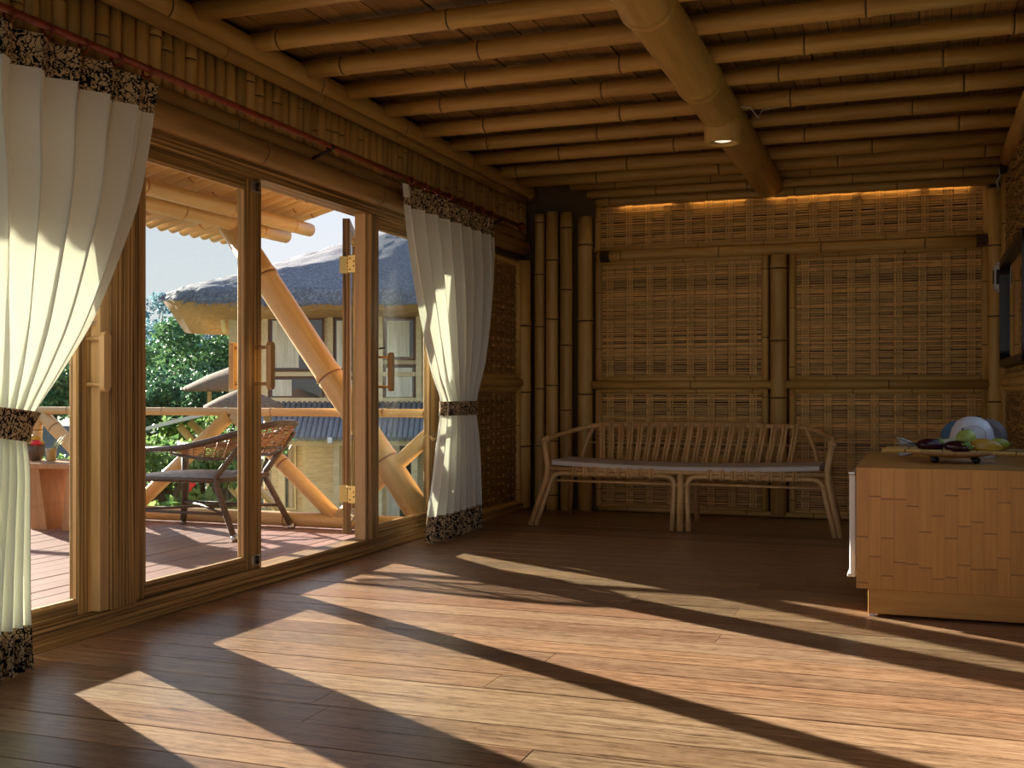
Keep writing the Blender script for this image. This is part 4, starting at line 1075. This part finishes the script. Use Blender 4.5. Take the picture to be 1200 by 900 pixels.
# stout slanting strut carrying the purlins
pole('roof_strut', (-3.28, YR - 0.02, -0.05), (-5.06, YR - 0.02, 2.36), 0.100, tro, BO(), step=0.85, sides=24, seed=111)
pole('roof_strut', (-5.0, 1.8, 0.0), (-5.0, 1.8, 2.36), 0.09, tro, BO(), step=0.85, sides=24, seed=112)

# ================================================================== TERRACE CHAIR, TABLE
ch = empty('wicker_armchair', (-5.0, 6.98, 0.0), 'dark wicker armchair with a curved woven back standing on the terrace', 'chair')
WK = M['wicker']
def wick(name, pts, r, n=8, mat=WK):
    mb = MB(); mb.tube(pts, r, n); return mb.build(name, mat, ch)
cxx, cyy = -5.02, 6.99
# woven seat, domed
mb = MB(); nx, ny = 16, 12; vs_ = []
for j in range(ny + 1):
    for i in range(nx + 1):
        a, b = i / nx - 0.5, j / ny - 0.5
        wv_ = 0.003 * (1 if (i + j) % 2 else -1)
        vs_.append((cxx + a * 0.78 * (1 - 0.15 * (0.5 - a) * 0), cyy + b * 0.66, 0.425 + 0.03 * (1 - 4*a*a) * (1 - 4*b*b) + wv_))
mb.add(vs_, [(j*(nx+1)+i, j*(nx+1)+i+1, (j+1)*(nx+1)+i+1, (j+1)*(nx+1)+i) for j in range(ny) for i in range(nx)], 0, False)
mb.build('seat', WK, ch)
mb = MB(); mb.tube([(cxx + a, cyy + b, 0.415) for a, b in ((-0.39, -0.30), (-0.33, -0.34), (0.33, -0.34), (0.40, -0.28), (0.40, 0.28), (0.33, 0.34), (-0.33, 0.34), (-0.39, 0.30))], 0.020, 8, closed=True); mb.build('seat_frame', WK, ch)
# legs
for (top_, mid, bot) in (((-0.36, 0.30, 0.63), (-0.36, 0.31, 0.3), (-0.40, 0.33, 0.0)), ((-0.36, -0.30, 0.63), (-0.36, -0.31, 0.3), (-0.40, -0.33, 0.0))):
    lg = wick('leg', [(cxx + p[0], cyy + p[1], p[2]) for p in (top_, mid, bot)], [0.030, 0.028, 0.024])
    mb = MB(); mb.tube([(cxx + bot[0], cyy + bot[1], 0.0), (cxx + bot[0], cyy + bot[1], 0.035)], 0.026, 10); mb.build('foot_cap', M['steel'], lg)
for s in (-1, 1):
    lg = wick('leg', [(cxx + 0.62, cyy + s * 0.30, 0.74), (cxx + 0.36, cyy + s * 0.32, 0.44), (cxx + 0.36, cyy + s * 0.32, 0.38), (cxx + 0.56, cyy + s * 0.38, 0.0)], [0.020, 0.024, 0.024, 0.022])
    mb = MB(); mb.tube([(cxx + 0.56, cyy + s * 0.38, 0.0), (cxx + 0.545, cyy + s * 0.376, 0.035)], 0.025, 10); mb.build('foot_cap', M['steel'], lg)
    wick('stretcher', [(cxx - 0.38, cyy + s * 0.32, 0.18), (cxx + 0.46, cyy + s * 0.35, 0.18)], 0.011)
wick('stretcher', [(cxx - 0.38, cyy - 0.32, 0.18), (cxx, cyy, 0.19), (cxx + 0.46, cyy + 0.35, 0.18)], 0.010)
wick('stretcher', [(cxx - 0.38, cyy + 0.32, 0.18), (cxx, cyy, 0.20), (cxx + 0.46, cyy - 0.35, 0.18)], 0.010)
# arm and back hoop, with woven band under it
hoop = []
for i in range(25):
    t = i / 24
    a = -1 + 2 * t
    ang = R(100) * a
    hx_ = cxx - 0.10 + 0.62 * math.cos(ang) if abs(ang) < R(90) else cxx - 0.10 - 0.36 * (abs(ang) - R(90)) / R(10)
    hx_ = cxx + 0.02 + 0.72 * max(math.cos(ang), -0.2) - (0.30 if abs(a) == 1 else 0)
    hy_ = cyy + 0.37 * math.copysign(min(1, abs(math.sin(ang)) ** 0.6), ang)
    hz_ = 0.635 + 0.185 * max(0, math.cos(ang)) ** 1.3
    hoop.append(Vector((hx_, hy_, hz_)))
hoop = [Vector((cxx - 0.42, cyy - 0.34, 0.62))] + hoop[1:-1] + [Vector((cxx - 0.42, cyy + 0.34, 0.62))]
wick('arm_hoop', hoop, 0.022, 10)
band = MB(); low = [Vector((cxx + (p.x - cxx) * 0.84, cyy + (p.y - cyy) * 0.93, p.z - 0.03 - 0.15 * max(0, min(1, (p.x - cxx - 0.0) / 0.5)))) for p in hoop]
sel = [i for i, p in enumerate(hoop) if p.x > cxx - 0.12]
def lerp(a, b, t): return a + (b - a) * t
nr = 9
for r_ in range(nr):
    t0, t1 = r_ / nr + 0.015, (r_ + 1) / nr - 0.03
    pts0 = [lerp(hoop[i], low[i], t0) for i in sel]; pts1 = [lerp(hoop[i], low[i], t1) for i in sel]
    k = len(sel)
    vs_ = []
    for q in range(k):
        n_ = (pts0[q] - Vector((cxx, cyy, pts0[q].z))).normalized() * (0.005 if (q + r_) % 2 else -0.005)
        vs_ += [pts0[q] + n_, pts1[q] + n_]
    band.add(vs_, [(2*q, 2*q+2, 2*q+3, 2*q+1) for q in range(k-1)])
for q in sel: band.tube([hoop[q], low[q]], 0.006, 5)
band.build('woven_back', M['wicker_tan'], ch)
wick('back_rail', [low[i] for i in sel], 0.012)

tcx, tcy = at_y(86, 541, 6.86).x, 6.86
tb = empty('terrace_table', (tcx, tcy, 0.0), 'low reddish wooden side table with slanting slab legs on the terrace', 'table')
box('table_top', (tcx - 0.40, tcy - 0.26, 0.465), (tcx + 0.40, tcy + 0.26, 0.505), M['table_wood'], tb, bevel=0.006)
for sx in (-1, 1):
    mb = MB()
    t0, t1, b0, b1 = sx * 0.37, sx * 0.13, sx * 0.22, sx * 0.07
    f_ = [(0,3,2,1),(4,5,6,7),(0,1,5,4),(1,2,6,5),(2,3,7,6),(3,0,4,7)]
    if sx > 0: t0, t1, b0, b1 = t1, t0, b1, b0
    mb.add([(b0,-0.20,0),(b1,-0.20,0),(b1,0.20,0),(b0,0.20,0),(t0,-0.22,0.465),(t1,-0.22,0.465),(t1,0.22,0.465),(t0,0.22,0.465)], f_)
    mb.build('slab_leg', M['table_wood'], tb, (tcx, tcy, 0.0))
gz = 0.506
p = at_y(60, 538, tcy - 0.12)
gl_ = empty('drink_glass', (p.x, p.y, gz), 'tumbler of amber drink with a lemongrass sprig on the terrace table', 'glass')
mb = MB(); mb.lathe([(0.036, 0.0), (0.048, 0.125), (0.045, 0.125), (0.034, 0.006), (0.001, 0.006)], 18); mb.build('tumbler', M['glass'], gl_, (p.x, p.y, gz))
mb = MB(); mb.lathe([(0.001, 0.008), (0.033, 0.008), (0.043, 0.105), (0.001, 0.105)], 18); mb.build('drink', M['amber'], gl_, (p.x, p.y, gz))
for k in range(4):
    mb = MB(); mb.tube([(0.0, 0, 0.06), (0.03 + 0.015 * k, 0.01 * k, 0.15), (0.07 + 0.03 * k, 0.02 * k, 0.19 + 0.025 * (k % 3))], [0.003, 0.003, 0.001], 5); mb.build('sprig', M['lime'], gl_, (p.x, p.y, gz))
p = at_y(41, 540, tcy + 0.02)
fb = empty('fruit_basket', (p.x, p.y, gz), 'dark woven basket heaped with red and yellow fruit on the terrace table', 'basket')
mb = MB(); mb.lathe([(0.045, 0.0), (0.07, 0.05), (0.088, 0.12), (0.083, 0.12), (0.065, 0.05), (0.04, 0.01), (0.001, 0.01)], 18); mb.build('basket_body', WK, fb, (p.x, p.y, gz))
for k, (dx, dy, dz, m_) in enumerate(((0.03, -0.02, 0.135, 'flower'), (-0.04, 0.0, 0.14, 'papaya'), (0.0, 0.05, 0.13, 'papaya'), (0.01, -0.01, 0.175, 'papaya'))):
    fr_ = empty('basket_fruit', (p.x + dx, p.y + dy, gz + dz), ['red fruit at the front of the dark basket', 'yellow fruit at the far left of the dark basket', 'yellow fruit at the back of the dark basket', 'yellow fruit crowning the dark basket'][k], 'fruit', 'fruit in the dark basket')
    mb = MB(); mb.ball((0, 0, 0), 0.036, 12, sx=1.2, sz=0.8); mb.build('flesh', M[m_], fr_, (p.x + dx, p.y + dy, gz + dz))
    mb = MB(); mb.tube([(0, 0, 0.026), (0.004, 0, 0.036)], 0.003, 5); mb.build('stem', M['node'], fr_, (p.x + dx, p.y + dy, gz + dz))

# ================================================================== GARDEN AND HOUSES BEYOND
ZG = -2.25
g = MB(); g.box((-120, -40, ZG - 1), (60, 120, ZG))
ground = g.build('ground', M['soil'])
tag(ground, 'green garden ground below the terrace', 'ground', kind='structure')

# ---- two-storey thatched house facing the terrace
HD = 26.0
hs_ = F_PX / HD
hroot = empty('thatched_house', _F * HD + Vector((0, 0, ZG)) + _R * (-4.0), 'two-storey bamboo house with a large grey thatched roof across the garden', 'house')
hq = Quaternion((0, 0, 1), YAW)
H0 = _F * HD                                     # local frame: x right, y away, z up (absolute height)
def hp(px, py, dy=0.0):                          # point on the facade plane, dy metres behind it
    k = (HD + dy) / F_PX
    return ((px - 600) * k, dy, CAM_H - (py - HZ) * k)
def hbox(name, px0, py0, px1, py1, d0, d1, mat, parent=None):
    a = ((px0 - 600) / hs_, d0, CAM_H - (py1 - HZ) / hs_); b = ((px1 - 600) / hs_, d1, CAM_H - (py0 - HZ) / hs_)
    c = [(u + v) / 2 for u, v in zip(a, b)]; h = [(v - u) / 2 for u, v in zip(a, b)]
    mb = MB(); mb.box([-q for q in h], h)
    return mb.build(name, mat, parent or hroot, H0 + hq @ Vector(c), hq)
hbox('house_wall', 268, 352, 640, 468, 0.0, 4.5, M['house_weave'])
hbox('house_wall', 308, 468, 640, 625, 0.6, 4.5, M['house_weave'])
hbox('wall_beam', 300, 362, 640, 369, -0.10, 0.02, M['house_bamboo'])
hbox('wall_beam', 300, 436, 640, 441, -0.10, 0.02, M['house_bamboo'])
hbox('wall_beam', 300, 466, 640, 472, -0.10, 0.02, M['house_bamboo'])
for px in (309, 385, 443, 488, 545): hbox('wall_column', px, 360, px + 6, 470, -0.12, 0.03, M['house_bamboo'])
def win(px0, py0, px1, py1, curtain_mat='house_curtain', split=0.55):
    w_ = hbox('window', px0, py0, px1, py1, -0.05, 0.01, M['house_frame'])
    hbox('pane', px0 + 3, py0 + 3, px1 - 2.5, py1 - 2.5, -0.06, -0.045, M['house_glass'], w_)
    if split:
        hbox('window_curtain', px0 + 4, py0 + 4, px0 + 4 + (px1 - px0 - 8) * split, py1 - 4, -0.066, -0.058, M[curtain_mat], w_)
win(316, 372, 380, 435); win(316, 441, 380, 468, split=0.4); win(391, 372, 440, 435, split=0.2); win(391, 441, 440, 468, split=0.6)
win(450, 372, 487, 422, split=0.9); win(449, 427, 488, 469, split=0.98)
# lean-to awning of grey ribs
aw = MB()
for k in range(56):
    px = 306 + k * 6.1
    a = hp(px + 3, 470, 0.0); b = hp(px + 3, 514.5, 0.0)
    p0 = H0 + hq @ Vector((a[0], 0.0, a[2])); p1 = H0 + hq @ Vector((b[0], -1.15, CAM_H - (514.5 - HZ) * (HD - 1.15) / F_PX))
    mbx = MB(); d = p1 - p0; mbx.tube([Vector((0, 0, 0)), Vector((0, 0, d.length))], 0.063, 8)
    mbx.build('awning_rib', M['awning'], hroot, p0, Vector((0, 0, 1)).rotation_difference(d.normalized()))
hbox('awning_beam', 300, 512, 640, 520, -0.95, -0.80, M['house_bamboo'])
for px in (336, 398, 446, 486): hbox('porch_column', px, 516, px + 7, 625, -0.92, -0.78, M['house_bamboo'])
dr = hbox('house_door', 350, 519, 397, 610, 0.46, 0.60, M['house_bamboo'])
hbox('door_panel', 354, 524, 393, 562, 0.43, 0.47, M['house_weave'], dr); hbox('door_panel', 354, 566, 393, 608, 0.43, 0.47, M['house_weave'], dr)
w_ = hbox('window', 321, 516, 342, 600, 0.50, 0.60, M['house_bamboo']); hbox('pane', 324, 519, 339, 597, 0.46, 0.52, M['house_glass'], w_)
w_ = hbox('window', 449, 516, 484, 612, 0.50, 0.60, M['house_bamboo']); hbox('pane', 466, 519, 482, 610, 0.46, 0.52, M['house_glass'], w_); hbox('window_curtain', 451, 519, 466, 612, 0.46, 0.5, M['house_curtain'], w_)
lm = hbox('porch_lamp', 394, 510, 399, 516, -1.25, -1.1, M['white'])
# the roof: thick rounded hip of thatch
def rp(px, py, d): k = d / F_PX; return _C + _R * ((px - 600) * k) + _F * d - Vector((0, 0, (py - HZ) * k))
rt_ = MB()
eave = [(190, 351, 26.3), (205, 353, 25.2), (232, 355, 24.6), (280, 357, 24.4), (340, 358, 24.4), (420, 358, 24.4), (520, 358, 24.4), (640, 358, 24.4)]
lip = [(192, 345, 26.4), (208, 341, 25.35), (236, 338, 24.8), (282, 338, 24.6), (340, 338, 24.6), (420, 338, 24.6), (520, 338, 24.6), (640, 338, 24.6)]
midr = [(200, 343, 27.2), (224, 334, 26.4), (256, 327, 26.0), (300, 318, 26.0), (352, 312, 26.2), (430, 306, 26.4), (520, 300, 26.4), (640, 296, 26.4)]
ridge = [(215, 338, 28.2), (246, 331, 28.2), (278, 322, 28.3), (315, 311, 28.6), (362, 296, 29.0), (440, 274, 29.4), (520, 256, 29.6), (640, 246, 29.6)]
under = [(217, 390, 29.8), (225, 391, 28.8), (240, 392, 28.0), (283, 393, 27.5), (340, 384, 27.0), (420, 380, 27.0), (520, 380, 27.0), (640, 380, 27.0)]
backr = [(217, 388, 30.0), (246, 372, 32.5), (278, 350, 33.0), (315, 340, 33.5), (362, 330, 33.5), (440, 320, 33.5), (520, 310, 33.5), (640, 300, 33.5)]
rows_ = [under, eave, lip, midr, ridge, backr]
def fine(row, n=6):
    out = []
    for (a, b) in zip(row[:-1], row[1:]):
        for i in range(n):
            t = i / n; out.append(tuple(x + (y - x) * t for x, y in zip(a, b)))
    return out + [row[-1]]
pts_ = []
rr = random.Random(3)
fr_rows = []
for q, (a, b) in enumerate(zip(rows_[:-1], rows_[1:])):
    m_ = 8 if q in (2, 3) else 3
    A_, B_ = fine(a), fine(b)
    for i in range(m_):
        t = i / m_
        fr_rows.append((q, [tuple(x + (y - x) * t for x, y in zip(u, v)) for u, v in zip(A_, B_)]))
fr_rows.append((4, fine(rows_[-1])))
k = len(fr_rows[0][1])
vs_ = []
for q, rw in fr_rows:
    for (px, py, d) in rw:
        p = rp(px, py, d)
        if q >= 1: p = p + Vector((rr.uniform(-1, 1), rr.uniform(-1, 1), rr.uniform(-1, 1))) * 0.035
        vs_.append(p - (H0))
for j in range(len(fr_rows) - 1):
    fs = [(j*k+i, j*k+i+1, (j+1)*k+i+1, (j+1)*k+i) for i in range(k-1)]
    mi = 1 if fr_rows[j][0] == 0 else 0
    if j == 0: rt_.add(vs_, fs, mi, True)
    else:
        for f in fs: rt_.f.append(list(f)); rt_.m.append(mi); rt_.smooth.append(True)
roof = rt_.build('roof', [M['thatch'], M['thatch_under']], hroot, H0)
# straw tufts along the eave
tf = MB()
for i in range(240):
    t = rr.random() ** 1.3
    s_ = t * (len(eave) - 1); j = min(int(s_), len(eave) - 2); u = s_ - j
    a = [x + (y - x) * u for x, y in zip(eave[j], eave[j+1])]
    b = [x + (y - x) * u for x, y in zip(lip[j], lip[j+1])]
    w = rr.random(); m_ = [x + (y - x) * w for x, y in zip(a, b)]
    p = rp(*m_) - H0
    dn = Vector((rr.uniform(-0.06, 0.06), rr.uniform(-0.06, 0.06), -rr.uniform(0.05, 0.13))) + (_F * -0.10 - _R * (0.10 if j < 2 else 0))
    tf.add([p + _R * -0.02, p + _R * 0.02, p + dn], [(0, 1, 2)])
o = tf.build('straw_fringe', M['thatch'], roof, H0); o['kind'] = 'stuff'
mb = MB(); mb.tube([rp(254, 360, 26.0) - H0, rp(261, 372, 26.2) - H0, rp(263, 389, 26.6) - H0], 0.06, 8); mb.build('roof_bracket', M['house_bamboo'], hroot, H0)

# ---- smaller thatched roofs lower down the slope
def hut(name, label, ap, left, right, depth, zdrop):
    c = rp(*ap, depth)
    rad = (right - left) / 2 * depth / F_PX
    o = empty(name, (c.x, c.y, ZG), label, 'hut', 'small thatched huts among the trees')
    zt = c.z; ze = zt - zdrop
    mb = MB(); prof = [(0.02, zt - ZG), (rad*0.25, zt - ZG - zdrop*0.16), (rad*0.6, zt - ZG - zdrop*0.50), (rad, ze - ZG), (rad*0.99, ze - ZG - 0.12), (rad*0.6, ze - ZG + 0.02)]
    mb.lathe(prof, 32); mb.build('roof', M['thatch_brown'], o, (c.x, c.y, ZG))
    for k_ in range(4):
        a = 0.785 + k_ * 1.571
        pole('post', (c.x + rad*0.6*math.cos(a), c.y + rad*0.6*math.sin(a), ZG), (c.x + rad*0.6*math.cos(a), c.y + rad*0.6*math.sin(a), ze + 0.1), 0.08, o, BO(), sides=8, step=1)
    mb = MB(); mb.lathe([(rad*0.55, 0.0), (rad*0.55, 0.9)], 20); mb.build('hut_wall', M['house_weave'], o, (c.x, c.y, ZG))
hut('thatched_hut', 'small brown thatched hut whose pointed roof shows left of the door handle', (292, 424), 216, 368, 36.5, 0.86)
hut('thatched_hut', 'lower thatched hut whose roof shows just above the terrace hand rail', (286, 455), 240, 332, 23.0, 0.36)

# ---- trees
def leaves(mb, c, rad, n, size, rr_, squash=0.8):
    for _ in range(n):
        while True:
            q = Vector((rr_.uniform(-1, 1), rr_.uniform(-1, 1), rr_.uniform(-1, 1)))
            if 0.25 < q.length < 1: break
        p = c + Vector((q.x * rad, q.y * rad, q.z * rad * squash))
        a = Vector((rr_.gauss(0, 1), rr_.gauss(0, 1), rr_.gauss(0, 1))).normalized()
        b = a.orthogonal().normalized()
        s = size * rr_.uniform(0.6, 1.4)
        mb.add([p - a*s*0.5, p + b*s*0.25, p + a*s*0.5, p - b*s*0.25], [(0, 1, 2, 3)])
def tree(name, label, px, py, depth, rad, n, size, mat, cat='tree', tall=1.0, blobs=9, seed=1, group='trees beyond the terrace', airy=1.0):
    rr_ = random.Random(seed)
    c = rp(px, py, depth)
    base = Vector((c.x, c.y, ZG))
    o = empty(name, base, label, cat, group)
    tk = MB(); tk.tube([(0, 0, 0), (0.1, 0, (c.z - ZG) * 0.5), (0, 0.1, c.z - ZG)], [0.22, 0.16, 0.07], 8)
    fo = MB()
    for k_ in range(blobs):
        a = rr_.uniform(0, 6.28); e_ = rr_.uniform(-0.8, 0.9)
        q = Vector((math.cos(a) * math.cos(e_), math.sin(a) * math.cos(e_), math.sin(e_) * tall)) * rad * rr_.uniform(0.10, 0.95)
        br = rad * rr_.uniform(0.32, 0.52) * airy
        leaves(fo, Vector((0, 0, c.z - ZG)) + q, br, n // blobs, size, rr_, 0.75)
        st_ = Vector((0, 0, (c.z - ZG) * rr_.uniform(0.5, 0.85)))
        tk.tube([st_, st_ * 0.4 + (Vector((0, 0, c.z - ZG)) + q) * 0.6 + Vector((0, 0, -0.1)), Vector((0, 0, c.z - ZG)) + q], [0.07, 0.045, 0.015], 5)
    tk.build('trunk', M['trunk'], o, base)
    f_ = fo.build('foliage', M[mat], o, base); f_['kind'] = 'stuff'
TL = [(178, 392, 78, 4.1, 5200, 0.28, 'leaf_haze', 1.25, 30, 'tall airy haze-tinted tree rising at the left of the thatched house', 0.50),
      (222, 415, 70, 3.6, 5200, 0.25, 'leaf_haze', 1.0, 26, 'hazy tree just left of the thatched eave', 0.62),
      (172, 424, 63, 2.5, 3600, 0.24, 'leaf_haze', 1.2, 22, 'hazy tree low against the tall airy one', 0.66),
      (186, 440, 57, 2.6, 5200, 0.23, 'leaf_mid', 0.9, 16, 'mid green tree low beside the left door post', 0.9),
      (250, 428, 51, 2.8, 6000, 0.22, 'leaf_mid', 0.9, 18, 'rounded green tree under the thatched eave', 0.9),
      (213, 470, 41, 2.0, 6000, 0.18, 'leaf_dark', 0.8, 14, 'dark green tree mass above the hand rail', 1.0),
      (268, 474, 45.5, 2.3, 5200, 0.19, 'leaf_dark', 0.8, 14, 'dark green tree behind the small thatched hut', 1.0),
      (163, 480, 37, 1.7, 5200, 0.17, 'leaf_dark', 0.8, 14, 'dark green tree at the foot of the tall airy tree', 1.0),
      (60, 462, 42, 2.0, 3000, 0.2, 'leaf_mid', 0.9, 12, 'green tree seen between the left curtain and the door post', 1.0),
      (115, 450, 48, 2.3, 2600, 0.24, 'leaf_mid', 1.0, 10, 'green tree hidden mostly by the left door post', 1.0),
      (0, 450, 54, 2.4, 1800, 0.3, 'leaf_mid', 1.0, 9, 'green tree behind the left curtain', 1.0)]
for i, (px, py, d, r, n, s, mt, tl, bl, lb, ai) in enumerate(TL):
    tree('garden_tree', lb, px, py, d, r, n, s, mt, tall=tl, blobs=bl, seed=50 + i, airy=ai)
# shrubs right behind the railing
SH = [(178, 545, 11.4, 0.60, 1500, 0.085, 'leaf_bright', 'bright leafy shrub behind the railing at the left door post'),
      (215, 515, 13.0, 0.55, 1300, 0.09, 'leaf_bright', 'bright leafy shrub behind the back of the wicker chair'),
      (248, 548, 11.4, 0.45, 1100, 0.085, 'leaf_bright', 'bright leafy shrub behind the seat of the wicker chair'),
      (275, 520, 14.5, 0.55, 1100, 0.10, 'leaf_mid', 'mid green shrub under the raised door handle'),
      (192, 606, 10.2, 0.42, 500, 0.13, 'leaf_bright', 'low leafy shrub at the foot of the railing left of the chair leg'),
      (252, 610, 10.2, 0.40, 500, 0.13, 'leaf_bright', 'low leafy shrub at the foot of the railing between the chair legs'),
      (70, 560, 11.5, 0.50, 900, 0.09, 'leaf_bright', 'leafy shrub behind the terrace table')]
for i, (px, py, d, r, n, s, mt, lb) in enumerate(SH):
    tree('garden_shrub', lb, px, py, d, r, n, s, mt, cat='shrub', tall=0.7, blobs=8, seed=90 + i, group='shrubs behind the railing')
# red flowers
for i, (px, py, d) in enumerate(((219, 567, 10.2), (213, 596, 9.9), (290, 468, 14))):
    if i == 2: continue
    c = rp(px, py, d)
    o = empty('red_flower', c, ['red hibiscus flower under the wicker seat', 'red hibiscus flower low behind the railing pole'][i], 'flower', 'red flowers behind the railing')
    for k_ in range(5):
        a = k_ * 1.2566
        mb = MB(); t_ = Vector((math.cos(a), 0.25, math.sin(a)))
        s_ = Vector((-math.sin(a), 0, math.cos(a)))
        mb.add([Vector((0, 0, 0)), t_*0.05 + s_*0.035, t_*0.085, t_*0.05 - s_*0.035], [(0, 1, 2, 3)])
        mb.build('petal', M['flower'], o, c)
    mb = MB(); mb.tube([(0, 0, 0), (0, 0.05, -0.05), (0.02, 0.12, -0.35)], 0.006, 5); mb.build('stem', M['leafcap'], o, c)
# grey garden wall
a, b = rp(20, 525, 20), rp(160, 525, 20)
mb = MB(); d = b - a
mb.box((0, -0.1, 0), (d.length, 0.1, rp(20, 499, 20).z - ZG)); gw = mb.build('garden_wall', M['grey_wall'], None, (a.x, a.y, ZG), Quaternion((0, 0, 1), math.atan2(d.y, d.x)))
tag(gw, 'grey blue garden wall beyond the terrace table', 'wall', kind='structure')
# pale low roof edge on slanting poles beyond the railing
pv = empty('garden_pergola', rp(238, 520, 12.5) * 1.0, 'pale slab shelter on slanting bamboo legs behind the railing', 'shelter')
p0, p1 = rp(184, 499, 12.5), rp(246, 484, 12.9)
mb = MB(); d = p1 - p0; mb.add([(0, -0.5, -0.02), (d.length, -0.5, -0.02), (d.length, 0.5, -0.02), (0, 0.5, -0.02), (0, -0.5, 0.02), (d.length, -0.5, 0.02), (d.length, 0.5, 0.02), (0, 0.5, 0.02)], [(0,3,2,1),(4,5,6,7),(0,1,5,4),(1,2,6,5),(2,3,7,6),(3,0,4,7)])
mb.build('shelter_slab', M['paper'], pv, p0, Vector((1, 0, 0)).rotation_difference(d.normalized()))
for (u0, v0, u1, v1) in ((210, 499, 262, 560), (222, 494, 300, 570)):
    a, b = rp(u0, v0, 12.7), rp(u1, v1, 12.9); b = a + (b - a) * ((a.z - ZG) / (a.z - b.z)) * 0.999
    pole('shelter_leg', a, b, 0.045, pv, BO(), sides=10, step=0.8)
